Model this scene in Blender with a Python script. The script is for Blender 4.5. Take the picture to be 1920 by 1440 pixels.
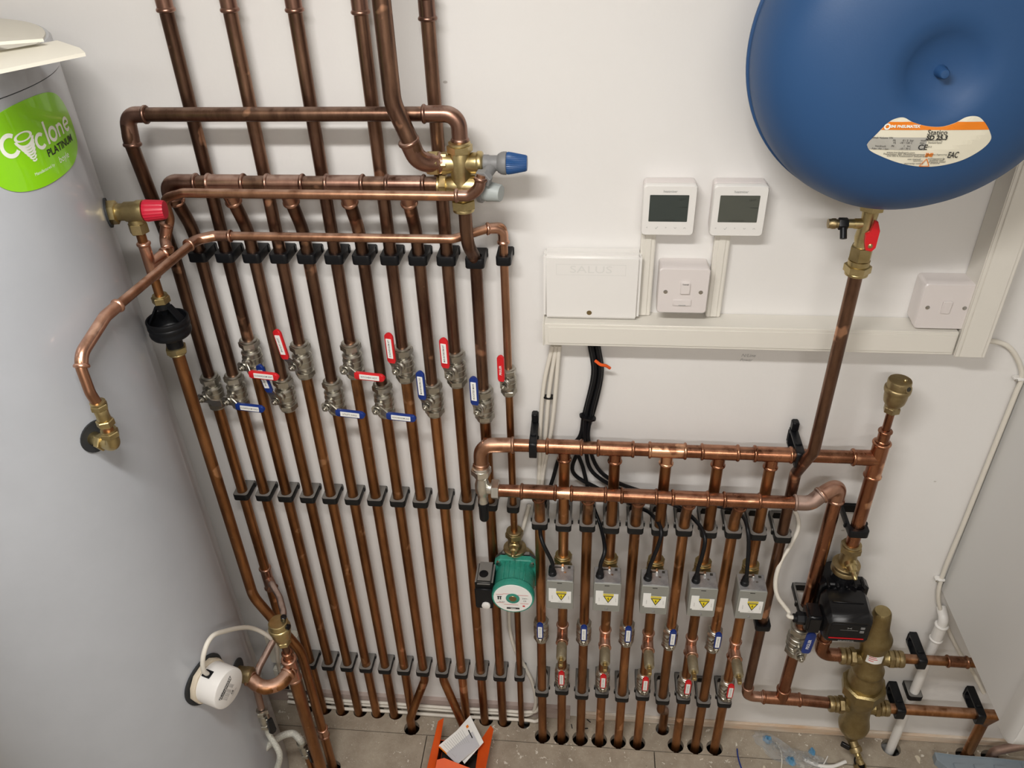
import bpy, bmesh, math, random
from mathutils import Vector as V, Matrix as M
random.seed(7)
for o in list(bpy.data.objects): bpy.data.objects.remove(o)
S = bpy.context.scene; COL = S.collection
# ---------------------------------------------------------------- camera, world, lights, exposure
FPX, PITCH, YAW, ROLL, CD, CH = 1512.2063, 0.60074444, -0.1125994, 0.03486276, 1.30553164, 1.9920359
def cam_axes():
    f = V((math.sin(YAW)*math.cos(PITCH), math.cos(YAW)*math.cos(PITCH), -math.sin(PITCH)))
    r = V((math.cos(YAW), -math.sin(YAW), 0)); d = f.cross(r)
    return math.cos(ROLL)*r+math.sin(ROLL)*d, -math.sin(ROLL)*r+math.cos(ROLL)*d, f
CR, CDN, CF = cam_axes(); CP = V((0, -CD, CH))
cam = bpy.data.objects.new('camera', bpy.data.cameras.new('camera')); COL.objects.link(cam)
m3 = M((CR, -CDN, -CF)).transposed(); cam.matrix_world = M.Translation(CP) @ m3.to_4x4()
cam.data.sensor_width = 36; cam.data.lens = FPX/1920*36; cam.data.clip_start = .02
S.camera = cam
S.view_settings.view_transform = 'Standard'; S.view_settings.look = 'None'
S.view_settings.gamma = 1; S.view_settings.use_curve_mapping = False
S.view_settings.exposure = 0.39
w = bpy.data.worlds.new('world'); S.world = w; w.use_nodes = True
w.node_tree.nodes['Background'].inputs[0].default_value = (.9, .95, 1, 1)
w.node_tree.nodes['Background'].inputs[1].default_value = .25
LIGHTS = [((-.30, -1.08, 2.42), (.60, .10), 16), ((.30, -2.25, 2.42), (1.2, .10), 18)]  # main batten over the pipe wall, then an added fill lamp behind
for p, sz, e in LIGHTS:
    L = bpy.data.lights.new('tube_or_fill_light', 'AREA'); L.shape = 'RECTANGLE'; L.size, L.size_y = sz; L.energy = e
    L.color = (1, .975, .945)
    lo = bpy.data.objects.new('tube_or_fill_light', L); COL.objects.link(lo); lo.location = (p[0], p[1], p[2]-.03)

def at(u, v, x=None, y=None, z=None):
    """the place in the room seen at a picture position, on the plane x, y or z = const"""
    d = CR*((u-960)/FPX) + CDN*((v-720)/FPX) + CF
    i, val = (0, x) if x is not None else (1, y) if y is not None else (2, z)
    return CP + d*((val-CP[i])/d[i])
# ---------------------------------------------------------------- materials
def nt(name):
    m = bpy.data.materials.new(name); m.use_nodes = True
    return m, m.node_tree.nodes, m.node_tree.links, m.node_tree.nodes['Principled BSDF']
def mat(name, col, rough=.5, metal=0, bump=0, bscale=200, var=0, vscale=8, coat=0, spec=None, trans=0, stretch=None, col2=None, rvar=0):
    m, N, L, b = nt(name)
    b.inputs['Base Color'].default_value = (*col, 1); b.inputs['Roughness'].default_value = rough
    b.inputs['Metallic'].default_value = metal
    if spec is not None: b.inputs['Specular IOR Level'].default_value = spec
    if coat: b.inputs['Coat Weight'].default_value = coat
    if trans: b.inputs['Transmission Weight'].default_value = trans
    tc = N.new('ShaderNodeTexCoord'); mp = N.new('ShaderNodeMapping'); L.new(tc.outputs['Object'], mp.inputs[0])
    if stretch: mp.inputs['Scale'].default_value = stretch
    if col2 or var:
        n = N.new('ShaderNodeTexNoise'); n.inputs['Scale'].default_value = vscale; n.inputs['Detail'].default_value = 6
        n.inputs['Roughness'].default_value = .65
        L.new(mp.outputs[0], n.inputs['Vector'])
        r = N.new('ShaderNodeValToRGB'); r.color_ramp.elements[0].position = .35; r.color_ramp.elements[1].position = .68
        c2 = col2 or tuple(min(1, c*(1+var)) for c in col); c1 = col if col2 else tuple(c*(1-var) for c in col)
        r.color_ramp.elements[0].color = (*c1, 1); r.color_ramp.elements[1].color = (*c2, 1)
        L.new(n.outputs['Fac'], r.inputs[0]); L.new(r.outputs[0], b.inputs['Base Color'])
        if rvar:
            mr = N.new('ShaderNodeMapRange'); mr.inputs['To Min'].default_value = rough-rvar; mr.inputs['To Max'].default_value = rough+rvar
            L.new(n.outputs['Fac'], mr.inputs[0]); L.new(mr.outputs[0], b.inputs['Roughness'])
    if bump:
        n = N.new('ShaderNodeTexNoise'); n.inputs['Scale'].default_value = bscale; n.inputs['Detail'].default_value = 4
        L.new(tc.outputs['Object'], n.inputs['Vector'])
        bp = N.new('ShaderNodeBump'); bp.inputs['Strength'].default_value = bump; bp.inputs['Distance'].default_value = .002
        L.new(n.outputs['Fac'], bp.inputs['Height']); L.new(bp.outputs[0], b.inputs['Normal'])
    return m
def copper(name, dark, light, rough=.33, bright=(.62, .30, .16), patch=.72, dust=.35):
    """oxidised copper: streaky oxide along the pipe, bare patches, a different tone for every pipe"""
    m, N, L, b = nt(name); b.inputs['Metallic'].default_value = 1
    tc = N.new('ShaderNodeTexCoord'); oi = N.new('ShaderNodeObjectInfo')
    add = N.new('ShaderNodeVectorMath'); add.operation = 'ADD'
    mul = N.new('ShaderNodeMath'); mul.operation = 'MULTIPLY'; mul.inputs[1].default_value = 31
    L.new(oi.outputs['Random'], mul.inputs[0])
    L.new(tc.outputs['Object'], add.inputs[0]); L.new(mul.outputs[0], add.inputs[1])
    mp = N.new('ShaderNodeMapping'); mp.inputs['Scale'].default_value = (1, 1, .22); L.new(add.outputs[0], mp.inputs[0])
    n = N.new('ShaderNodeTexNoise'); n.inputs['Scale'].default_value = 38; n.inputs['Detail'].default_value = 6; n.inputs['Roughness'].default_value = .65
    L.new(mp.outputs[0], n.inputs['Vector'])
    r = N.new('ShaderNodeValToRGB'); r.color_ramp.elements[0].position = .32; r.color_ramp.elements[1].position = .70
    r.color_ramp.elements[0].color = (*dark, 1); r.color_ramp.elements[1].color = (*light, 1)
    L.new(n.outputs['Fac'], r.inputs[0])
    n2 = N.new('ShaderNodeTexNoise'); n2.inputs['Scale'].default_value = 16; n2.inputs['Detail'].default_value = 3
    L.new(add.outputs[0], n2.inputs['Vector'])
    r2 = N.new('ShaderNodeValToRGB'); r2.color_ramp.elements[0].position = patch-.03; r2.color_ramp.elements[1].position = patch+.01
    L.new(n2.outputs['Fac'], r2.inputs[0])
    mx = N.new('ShaderNodeMix'); mx.data_type = 'RGBA'; mx.inputs['B'].default_value = (*bright, 1)
    L.new(r2.outputs[0], mx.inputs['Factor']); L.new(r.outputs[0], mx.inputs['A'])
    hs = N.new('ShaderNodeHueSaturation'); mr = N.new('ShaderNodeMapRange')
    mr.inputs['To Min'].default_value = .78; mr.inputs['To Max'].default_value = 1.25
    L.new(oi.outputs['Random'], mr.inputs[0]); L.new(mr.outputs[0], hs.inputs['Value'])
    L.new(mx.outputs['Result'], hs.inputs['Color']); L.new(hs.outputs[0], b.inputs['Base Color'])
    mr2 = N.new('ShaderNodeMapRange'); mr2.inputs['To Min'].default_value = rough-.1; mr2.inputs['To Max'].default_value = rough+.12
    L.new(n.outputs['Fac'], mr2.inputs[0]); L.new(mr2.outputs[0], b.inputs['Roughness'])
    dust_and_lit_top(m, N, L, b, hs.outputs[0], mr2.outputs[0], dust, (.40, .30, .25), n.outputs['Fac'])
    return m
def dust_and_lit_top(m, N, L, b, col, rgh, amount, dcol, noise=None):
    """settled dust on faces that look up; on black plastic also their lit grey"""
    g = N.new('ShaderNodeNewGeometry'); sp = N.new('ShaderNodeSeparateXYZ'); L.new(g.outputs['Normal'], sp.inputs[0])
    mr = N.new('ShaderNodeMapRange'); mr.inputs['From Min'].default_value = .62; mr.inputs['From Max'].default_value = .90; mr.inputs['To Max'].default_value = amount
    L.new(sp.outputs['Z'], mr.inputs[0]); fac = mr.outputs[0]
    if noise is not None:
        r = N.new('ShaderNodeMapRange'); r.inputs['From Min'].default_value = .30; r.inputs['From Max'].default_value = .55; L.new(noise, r.inputs[0])
        mu = N.new('ShaderNodeMath'); mu.operation = 'MULTIPLY'; L.new(fac, mu.inputs[0]); L.new(r.outputs[0], mu.inputs[1]); fac = mu.outputs[0]
    mx = N.new('ShaderNodeMix'); mx.data_type = 'RGBA'; L.new(fac, mx.inputs['Factor'])
    if col is not None: L.new(col, mx.inputs['A'])
    else: mx.inputs['A'].default_value = b.inputs['Base Color'].default_value
    mx.inputs['B'].default_value = (*dcol, 1); L.new(mx.outputs['Result'], b.inputs['Base Color'])
    mm = N.new('ShaderNodeMath'); mm.operation = 'MULTIPLY_ADD'; mm.inputs[1].default_value = -1; mm.inputs[2].default_value = b.inputs['Metallic'].default_value
    if b.inputs['Metallic'].default_value: L.new(fac, mm.inputs[0]); L.new(mm.outputs[0], b.inputs['Metallic'])
    m2 = N.new('ShaderNodeMath'); m2.operation = 'MULTIPLY_ADD'; m2.use_clamp = True; m2.inputs[1].default_value = .5; L.new(fac, m2.inputs[0])
    if rgh is not None: L.new(rgh, m2.inputs[2])
    else: m2.inputs[2].default_value = b.inputs['Roughness'].default_value
    L.new(m2.outputs[0], b.inputs['Roughness'])
def wall_mat():
    m, N, L, b = nt('wall_paint'); b.inputs['Roughness'].default_value = .75
    tc = N.new('ShaderNodeTexCoord')
    n = N.new('ShaderNodeTexNoise'); n.inputs['Scale'].default_value = 2.5; n.inputs['Detail'].default_value = 5
    L.new(tc.outputs['Object'], n.inputs['Vector'])
    r = N.new('ShaderNodeValToRGB'); r.color_ramp.elements[0].position = .3; r.color_ramp.elements[1].position = .7
    r.color_ramp.elements[0].color = (.745, .725, .70, 1); r.color_ramp.elements[1].color = (.785, .77, .75, 1)
    L.new(n.outputs['Fac'], r.inputs[0])
    v = N.new('ShaderNodeTexVoronoi'); v.inputs['Scale'].default_value = 5.5
    mp = N.new('ShaderNodeMapping'); mp.inputs['Scale'].default_value = (1, 1, 1.7); mp.inputs['Rotation'].default_value = (0, .6, 0)
    L.new(tc.outputs['Object'], mp.inputs[0]); L.new(mp.outputs[0], v.inputs['Vector'])
    r2 = N.new('ShaderNodeValToRGB'); r2.color_ramp.elements[0].position = .016; r2.color_ramp.elements[1].position = .024
    r2.color_ramp.elements[0].color = (.5, .46, .42, 1); r2.color_ramp.elements[1].color = (1, 1, 1, 1)
    L.new(v.outputs['Distance'], r2.inputs[0])
    mx = N.new('ShaderNodeMix'); mx.data_type = 'RGBA'; mx.blend_type = 'MULTIPLY'; mx.inputs['Factor'].default_value = .7
    L.new(r.outputs[0], mx.inputs['A']); L.new(r2.outputs[0], mx.inputs['B']); L.new(mx.outputs['Result'], b.inputs['Base Color'])
    n3 = N.new('ShaderNodeTexNoise'); n3.inputs['Scale'].default_value = 60; L.new(tc.outputs['Object'], n3.inputs['Vector'])
    bp = N.new('ShaderNodeBump'); bp.inputs['Strength'].default_value = .12; bp.inputs['Distance'].default_value = .003
    L.new(n3.outputs['Fac'], bp.inputs['Height']); L.new(bp.outputs[0], b.inputs['Normal'])
    return m
def floor_mat():
    m, N, L, b = nt('chipboard'); b.inputs['Roughness'].default_value = .8
    tc = N.new('ShaderNodeTexCoord')
    n = N.new('ShaderNodeTexNoise'); n.inputs['Scale'].default_value = 9; n.inputs['Detail'].default_value = 10; n.inputs['Roughness'].default_value = .7
    L.new(tc.outputs['Object'], n.inputs['Vector'])
    r = N.new('ShaderNodeValToRGB'); r.color_ramp.elements[0].position = .32; r.color_ramp.elements[1].position = .7
    r.color_ramp.elements[0].color = (.245, .20, .150, 1); r.color_ramp.elements[1].color = (.43, .375, .295, 1)
    L.new(n.outputs['Fac'], r.inputs[0]); last = r.outputs[0]
    def over(prev, fac, col):
        mx = N.new('ShaderNodeMix'); mx.data_type = 'RGBA'; L.new(fac, mx.inputs['Factor']); L.new(prev, mx.inputs['A'])
        mx.inputs['B'].default_value = (*col, 1); return mx.outputs['Result']
    for sc, th, col in ((45, .20, (.70, .66, .58)), (110, .19, (.66, .63, .56)), (14, .125, (.66, .59, .46)), (9, .09, (.60, .55, .45)), (80, .12, (.10, .09, .07))):
        nn = N.new('ShaderNodeTexNoise'); nn.inputs['Scale'].default_value = sc*1.5
        L.new(tc.outputs['Object'], nn.inputs['Vector'])
        av = N.new('ShaderNodeMixRGB'); av.inputs[0].default_value = .06; L.new(tc.outputs['Object'], av.inputs[1]); L.new(nn.outputs['Color'], av.inputs[2])
        vo = N.new('ShaderNodeTexVoronoi'); vo.inputs['Scale'].default_value = sc; L.new(av.outputs[0], vo.inputs['Vector'])
        sep = N.new('ShaderNodeSeparateColor'); L.new(vo.outputs['Color'], sep.inputs[0])
        sz = N.new('ShaderNodeMath'); sz.operation = 'MULTIPLY'; sz.inputs[1].default_value = th*2.6; L.new(sep.outputs[0], sz.inputs[0])
        sb = N.new('ShaderNodeMath'); sb.operation = 'SUBTRACT'; sb.inputs[1].default_value = th*1.2; L.new(sz.outputs[0], sb.inputs[0])
        lt = N.new('ShaderNodeMath'); lt.operation = 'LESS_THAN'; L.new(vo.outputs['Distance'], lt.inputs[0]); L.new(sb.outputs[0], lt.inputs[1])
        mm = N.new('ShaderNodeMath'); mm.operation = 'MULTIPLY'; mm.inputs[1].default_value = .8; L.new(lt.outputs[0], mm.inputs[0])
        last = over(last, mm.outputs[0], col)
    L.new(last, b.inputs['Base Color'])
    n3 = N.new('ShaderNodeTexNoise'); n3.inputs['Scale'].default_value = 160; L.new(tc.outputs['Object'], n3.inputs['Vector'])
    bp = N.new('ShaderNodeBump'); bp.inputs['Strength'].default_value = .3; bp.inputs['Distance'].default_value = .002
    L.new(n3.outputs['Fac'], bp.inputs['Height']); L.new(bp.outputs[0], b.inputs['Normal'])
    return m
WALL = wall_mat(); FLOOR = floor_mat()
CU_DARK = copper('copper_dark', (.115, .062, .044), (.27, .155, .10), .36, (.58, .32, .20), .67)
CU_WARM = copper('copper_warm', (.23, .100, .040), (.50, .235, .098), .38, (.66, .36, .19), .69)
CU_MID = copper('copper_mid', (.30, .15, .09), (.52, .28, .17), .33, dust=.5)
CU_FIT = copper('copper_fitting', (.46, .25, .17), (.66, .38, .27), .29, (.8, .50, .37), dust=.25)
CU_FITD = copper('copper_fitting_brown', (.22, .12, .09), (.36, .21, .155), .32, (.5, .3, .2), dust=.6)
CU_ORANGE = copper('copper_orange', (.21, .088, .050), (.44, .20, .11), .25, (.72, .40, .24), .66, dust=.16)
CU_DUST = copper('copper_dusty', (.28, .19, .155), (.42, .30, .25), .5, dust=.8)
BRASS = mat('brass', (.46, .36, .17), .36, 1, col2=(.62, .51, .27), vscale=40, rvar=.08)
BRASS_D = mat('brass_dull', (.30, .225, .115), .42, 1, col2=(.44, .35, .19), vscale=50, bump=.15, bscale=300)
BRASS_SEP = mat('brass_cast', (.29, .22, .10), .38, 1, col2=(.41, .33, .17), vscale=30, bump=.3, bscale=400)
NICKEL = mat('nickel', (.43, .41, .36), .34, 1, col2=(.53, .51, .45), vscale=60, rvar=.06)
CHROME = mat('chrome', (.80, .79, .74), .28, 1)
STEEL = mat('bright_steel', (.62, .61, .58), .25, 1)
BLACKP = mat('black_plastic', (.006, .0065, .008), .38, bump=.05, spec=.28)
BLACKG = mat('black_gloss', (.006, .006, .007), .26, spec=.35)
BLACKD, _n, _l, _b = nt('black_dusty_lit_top'); _b.inputs['Base Color'].default_value = (.010, .010, .010, 1); _b.inputs['Roughness'].default_value = .45; _b.inputs['Specular IOR Level'].default_value = .25
dust_and_lit_top(BLACKD, _n, _l, _b, None, None, .85, (.20, .19, .175))  # grey up-faces: dust, plus light from above put into the colour
BRASS_T = mat('brass_dusty', (.34, .29, .19), .5, .75, col2=(.46, .41, .29), vscale=50)
WHITEP = mat('white_plastic', (.78, .76, .73), .38)
PINKP = mat('white_accessory_plastic', (.70, .65, .63), .32)
CREAM = mat('cream_plastic', (.70, .67, .58), .4)
TRUNK = mat('trunking_pvc', (.72, .69, .625), .42)
CABLEW = mat('white_cable', (.72, .68, .60), .45)
JACKET = mat('cylinder_jacket', (.445, .465, .50), .32, var=.05, vscale=3, coat=.3)
BLUE = mat('vessel_blue', (.022, .075, .195), .5, spec=.4, bump=.05, bscale=500)
BLUEP = mat('blue_grip', (.006, .03, .20), .35)
REDP = mat('red_grip', (.62, .012, .018), .35)
REDC = mat('red_cap', (.52, .01, .035), .4)
BLUEC = mat('blue_cap', (.012, .07, .22), .4)
GREYP = mat('grey_plastic', (.20, .20, .20), .5)
GREYL = mat('light_grey_plastic', (.36, .39, .38), .5)
GREEN = mat('green_enamel', (.02, .24, .17), .28, col2=(.05, .29, .22), vscale=20, rvar=.1)
GALV = mat('actuator_grey', (.33, .335, .31), .42, .35)
GALVT = mat('actuator_top', (.30, .30, .31), .4, .6, col2=(.48, .48, .48), vscale=60)
PAPER = mat('paper', (.86, .86, .83), .6)
LABELY = mat('label_cream', (.78, .74, .60), .45)
INK = mat('ink', (.02, .02, .02), .6)
INKG = mat('ink_grey', (.38, .38, .37), .6)
YELLOW = mat('label_yellow', (.82, .66, .02), .5)
ORANGE = mat('orange_print', (.80, .22, .01), .5)
BOXO = mat('orange_card', (.80, .105, .008), .55, col2=(.70, .085, .01), vscale=12)
LIME = mat('lime_badge', (.27, .68, .004), .3, coat=.4)
WHITEI = mat('white_print', (.88, .90, .82), .5)
SCREEN = mat('lcd_screen', (.045, .055, .05), .18)
SCREEN2 = mat('lcd_screen_pale', (.085, .09, .075), .2)
BOILER = mat('boiler_white', (.66, .655, .64), .35)
WOOD = mat('bare_wood', (.56, .38, .24), .7, col2=(.76, .72, .64), vscale=12, stretch=(.3, 1, 2.5))
WOODP = mat('pinkish_board', (.36, .28, .25), .7, col2=(.46, .38, .34), vscale=6, stretch=(.3, 1, 4))
RUBBER = mat('rubber', (.02, .022, .024), .7)
BEIGE = mat('beige_gasket', (.62, .54, .42), .6)
TRAY = mat('tray_grey', (.25, .30, .34), .45)
CEIL = mat('ceiling_paint', (.80, .78, .74), .8)
DARKV = mat('dark_void', (.03, .026, .02), .9)
GLASSP = mat('clear_film', (.93, .95, .96), .16, trans=.82)
GLASSP.node_tree.nodes['Principled BSDF'].inputs['IOR'].default_value = 1.12
BLUEF = mat('blue_print_film', (.12, .30, .48), .3)
BRAID = mat('braided_hose', (.42, .42, .37), .35, .3, bump=.8, bscale=900, col2=(.70, .69, .62), vscale=420)
def emis(name, col, s):
    m, N, L, b = nt(name); b.inputs['Emission Color'].default_value = (*col, 1); b.inputs['Emission Strength'].default_value = s
    b.inputs['Base Color'].default_value = (.9, .9, .9, 1); return m
TUBE = emis('lamp_diffuser', (1, .96, .9), 6)
# ---------------------------------------------------------------- mesh builder
def world_of(o):
    p = V((0, 0, 0))
    while o is not None: p = p + o.location; o = o.parent
    return p
class B:
    def __init__(s): s.bm = bmesh.new()
    def _f(s, vs):
        try: s.bm.faces.new(vs)
        except ValueError: pass
    def rings(s, rings, c0=True, c1=True, closed=False):
        R = [[s.bm.verts.new(p) for p in r] for r in rings]; n = len(R[0])
        pairs = list(zip(R, R[1:])) + ([(R[-1], R[0])] if closed else [])
        for a, b in pairs:
            for i in range(n): s._f((a[i], a[(i+1) % n], b[(i+1) % n], b[i]))
        if not closed:
            if c0: s._f(tuple(reversed(R[0])))
            if c1: s._f(tuple(R[-1]))
        return s
    def tube(s, pts, r, seg=16, caps=True):
        pts = [V(p) for p in pts]; n = len(pts); rr = r if isinstance(r, (list, tuple)) else [r]*n
        tang = [((pts[min(i+1, n-1)]-pts[max(i-1, 0)]).normalized()) for i in range(n)]
        t = tang[0]; a = V((0, 0, 1)) if abs(t.z) < .9 else V((1, 0, 0))
        u = t.cross(a).normalized(); out = []
        for i in range(n):
            t = tang[i]; u = (u - t*u.dot(t)).normalized(); w_ = t.cross(u)
            out.append([pts[i]+(u*math.cos(k*2*math.pi/seg)+w_*math.sin(k*2*math.pi/seg))*rr[i] for k in range(seg)])
        return s.rings(out, caps, caps)
    def lathe(s, prof, o, ax=(0, 0, 1), seg=24, c=True):
        ax = V(ax).normalized(); a = V((1, 0, 0)) if abs(ax.x) < .9 else V((0, 1, 0))
        u = (a-ax*a.dot(ax)).normalized(); w_ = ax.cross(u); o = V(o)
        return s.rings([[o+ax*h+(u*math.cos(k*2*math.pi/seg)+w_*math.sin(k*2*math.pi/seg))*max(r, 1e-5) for k in range(seg)] for r, h in prof], c, c)
    def hexn(s, o, ax, r, h, ch=.0012, rot=0, n=6):
        """hexagonal nut starting at o along ax; r = across the corners / 2"""
        ax = V(ax).normalized(); a = V((1, 0, 0)) if abs(ax.x) < .9 else V((0, 1, 0))
        u = (a-ax*a.dot(ax)).normalized(); w_ = ax.cross(u); o = V(o); P = []
        for rr, hh in ((r*.90, 0), (r, ch), (r, h-ch), (r*.90, h)):
            P.append([o+ax*hh+(u*math.cos(k*2*math.pi/n+rot)+w_*math.sin(k*2*math.pi/n+rot))*rr for k in range(n)])
        return s.rings(P)
    def prism(s, poly, o, X, Y, h, bev=0):
        """polygon in the plane of X and Y, extruded along X x Y"""
        X, Y, o = V(X), V(Y), V(o); Z = X.cross(Y).normalized()
        cx = sum(p[0] for p in poly)/len(poly); cy = sum(p[1] for p in poly)/len(poly)
        def ring(k, zz): return [o+X*(cx+(p[0]-cx)*k)+Y*(cy+(p[1]-cy)*k)+Z*zz for p in poly]
        if bev:
            w_ = max(max(abs(p[0]-cx), abs(p[1]-cy)) for p in poly); k = 1-bev/w_
            R = [ring(k, 0), ring(1, bev), ring(1, h-bev), ring(k, h)]
        else: R = [ring(1, 0), ring(1, h)]
        return s.rings(R)
    def box(s, c, size, bev=0, X=(1, 0, 0), Y=(0, 1, 0)):
        X, Y = V(X).normalized(), V(Y).normalized(); Z = X.cross(Y); c = V(c)
        bb = bmesh.new(); bmesh.ops.create_cube(bb, size=1)
        for v in bb.verts: v.co = V((v.co.x*size[0], v.co.y*size[1], v.co.z*size[2]))
        if bev: bmesh.ops.bevel(bb, geom=bb.edges[:]+bb.verts[:], offset=bev, segments=3, affect='EDGES', clamp_overlap=True)
        mp = {}
        for v in bb.verts: mp[v] = s.bm.verts.new(c+X*v.co.x+Y*v.co.y+Z*v.co.z)
        for f in bb.faces: s._f([mp[v] for v in f.verts])
        bb.free(); return s
    def ball(s, c, r, sc=(1, 1, 1), seg=16):
        n = seg//2; prof = [(r*math.sin(math.pi*i/n), -r*math.cos(math.pi*i/n)) for i in range(n+1)]
        s.rings([[V(c)+V((max(a, 1e-5)*math.cos(k*2*math.pi/seg)*sc[0], max(a, 1e-5)*math.sin(k*2*math.pi/seg)*sc[1], h*sc[2])) for k in range(seg)] for a, h in prof]); return s
    def poly(s, pts): s._f([s.bm.verts.new(V(p)) for p in pts]); return s
    def build(s, name, m, parent=None, sharp=38, smooth=True, origin=None):
        bm = s.bm; bmesh.ops.remove_doubles(bm, verts=bm.verts, dist=1e-7)
        bmesh.ops.recalc_face_normals(bm, faces=bm.faces)
        if parent is None:
            if origin is None:
                xs = [v.co for v in bm.verts]
                lo = V([min(p[i] for p in xs) for i in range(3)]); hi = V([max(p[i] for p in xs) for i in range(3)])
                origin = V(((lo.x+hi.x)/2, (lo.y+hi.y)/2, lo.z))
            off = V(origin)
        else: off = world_of(parent)
        for v in bm.verts: v.co -= off
        if smooth:
            for f in bm.faces: f.smooth = True
            for e in bm.edges:
                if len(e.link_faces) == 2 and e.calc_face_angle(0) > math.radians(sharp): e.smooth = False
        me = bpy.data.meshes.new(name); bm.to_mesh(me); bm.free(); me.materials.append(m)
        o = bpy.data.objects.new(name, me); COL.objects.link(o)
        if parent is None: o.location = off
        else: o.parent = parent
        return o
def thing(name, label, cat, loc, group=None):
    o = bpy.data.objects.new(name, None); COL.objects.link(o); o.empty_display_size = .02; o.location = V(loc)
    return tag(o, label, cat, group)
def tag(o, label=None, cat=None, group=None, kind=None):
    if label: o['label'] = label
    if cat: o['category'] = cat
    if group: o['group'] = group
    if kind: o['kind'] = kind
    return o
def struct(o): o['kind'] = 'structure'; return o
# paths
def bend(pts, rad=.03, n=8):
    pts = [V(p) for p in pts]; out = [pts[0]]
    for a, b, c in zip(pts, pts[1:], pts[2:]):
        d1 = (a-b); d2 = (c-b); l = min(d1.length, d2.length)*.49; d1.normalize(); d2.normalize()
        ang = d1.angle(d2, math.pi)
        if ang > math.pi-.02: out.append(b); continue
        t = min(rad/math.tan(ang/2), l); p, q = b+d1*t, b+d2*t; r = t*math.tan(ang/2)
        cen = b+(d1+d2).normalized()*(r/math.sin(ang/2)); e1 = p-cen; e2 = q-cen; tot = e1.angle(e2, 0)
        for k in range(n+1):
            s_ = k/n; out.append(cen+(e1*math.sin((1-s_)*tot)+e2*math.sin(s_*tot))/max(math.sin(tot), 1e-6))
    out.append(pts[-1]); return out
def spline(pts, n=8):
    pts = [V(p) for p in pts]; P = [pts[0]*2-pts[1]]+pts+[pts[-1]*2-pts[-2]]; out = []
    for i in range(1, len(P)-2):
        for k in range(n):
            t = k/n; a, b, c, d = P[i-1:i+3]
            out.append(.5*((2*b)+(c-a)*t+(2*a-5*b+4*c-d)*t*t+(3*b-a-3*c+d)*t**3))
    out.append(pts[-1]); return out
def resample(path, ss):
    L_ = [0]
    for a, b in zip(path, path[1:]): L_.append(L_[-1]+(b-a).length)
    out = []
    for s_ in ss:
        s_ = max(0, min(L_[-1], s_)); i = 0
        while i < len(L_)-2 and L_[i+1] < s_: i += 1
        k = (s_-L_[i])/max(L_[i+1]-L_[i], 1e-9); out.append(path[i].lerp(path[i+1], k))
    return out
def plen(path): return sum((b-a).length for a, b in zip(path, path[1:]))
def sleeve(b, path, r, both=True, w_=.0016, bead=.0036):
    """capillary fitting skin along a path with a rolled bead at its ends"""
    path = [V(p) for p in path]; Ln = plen(path); e = [(0, .0004), (.0006, bead*.7), (.002, bead), (.0042, bead), (.0058, bead*.7), (.0068, w_)]
    prof = [(s_, r+x) for s_, x in e]; n = max(2, int(Ln/.004)); mid = [(.0068+(Ln-.0136)*k/n, r+w_) for k in range(1, n)]
    end = [(Ln-s_, r+x) for s_, x in reversed(e)] if both else [(Ln, r+w_)]
    allp = prof+mid+end
    b.tube(resample(path, [p[0] for p in allp]), [p[1] for p in allp], 20); return b
def text_mesh(b, s, size, fn, align='CENTER', bold=0.0, shear=0, sx=1):
    """flat lettering mapped through fn(x, y) onto its surface"""
    cu = bpy.data.curves.new('t', 'FONT'); cu.body = s; cu.size = size; cu.align_x = align; cu.align_y = 'CENTER'
    cu.offset = bold; cu.resolution_u = 3; cu.shear = shear
    o = bpy.data.objects.new('t', cu); me = bpy.data.meshes.new_from_object(o)
    vs = [b.bm.verts.new(fn(v.co.x*sx, v.co.y)) for v in me.vertices]
    for p in me.polygons: b._f([vs[i] for i in p.vertices])
    bpy.data.objects.remove(o); bpy.data.curves.remove(cu); bpy.data.meshes.remove(me); return b
def plane_fn(o, X, Y):
    o, X, Y = V(o), V(X).normalized(), V(Y).normalized(); return lambda x, y: o+X*x+Y*y
def rrect(w_, h, r, n=5):
    out = []
    for cx, cy, a0 in ((w_/2-r, h/2-r, 0), (-w_/2+r, h/2-r, 90), (-w_/2+r, -h/2+r, 180), (w_/2-r, -h/2+r, 270)):
        for k in range(n+1):
            a = math.radians(a0+90*k/n); out.append((cx+r*math.cos(a), cy+r*math.sin(a)))
    return out
def slab(b, fn, poly, off=0):
    b._f([b.bm.verts.new(fn(*p)) for p in poly]); return b
# ---------------------------------------------------------------- the room
XL, XR, YB, ZC = -1.75, 1.75, -2.75, 2.46
Q = lambda pts, name, m: struct(B().poly(pts).build(name, m, smooth=False))
def wallbox(name, lo, hi, m): 
    lo, hi = V(lo), V(hi); return struct(B().box((lo+hi)/2, hi-lo).build(name, m, smooth=False))
wallbox('wall_front', (XL-.1, 0, -.12), (XR+.1, .1, ZC+.1), WALL)
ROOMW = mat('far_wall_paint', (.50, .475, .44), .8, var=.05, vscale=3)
wallbox('wall_back', (XL-.1, YB-.1, -.12), (XR+.1, YB, ZC+.1), ROOMW)
wallbox('wall_left', (XL-.1, YB, -.12), (XL, 0, ZC+.1), ROOMW)
wallbox('wall_right', (XR, YB, -.12), (XR+.1, 0, ZC+.1), ROOMW)
wallbox('ceiling', (XL, YB, ZC), (XR, 0, ZC+.1), CEIL)
wallbox('dark_subfloor', (XL, YB, -.13), (XR, 0, -.10), DARKV)  # unseen sub-floor sheet, coloured dark so the pipe holes look shaded
LX = [-.75+.05*k for k in range(13)]; LY = -.035
RX = [-.091+.05*k for k in range(11)]; RY = -.065
HOLES = [(LX[k]+.003, LY+.006, .019) for k in (0, 1, 2, 3, 4, 5, 6, 9, 10, 11)]
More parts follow.
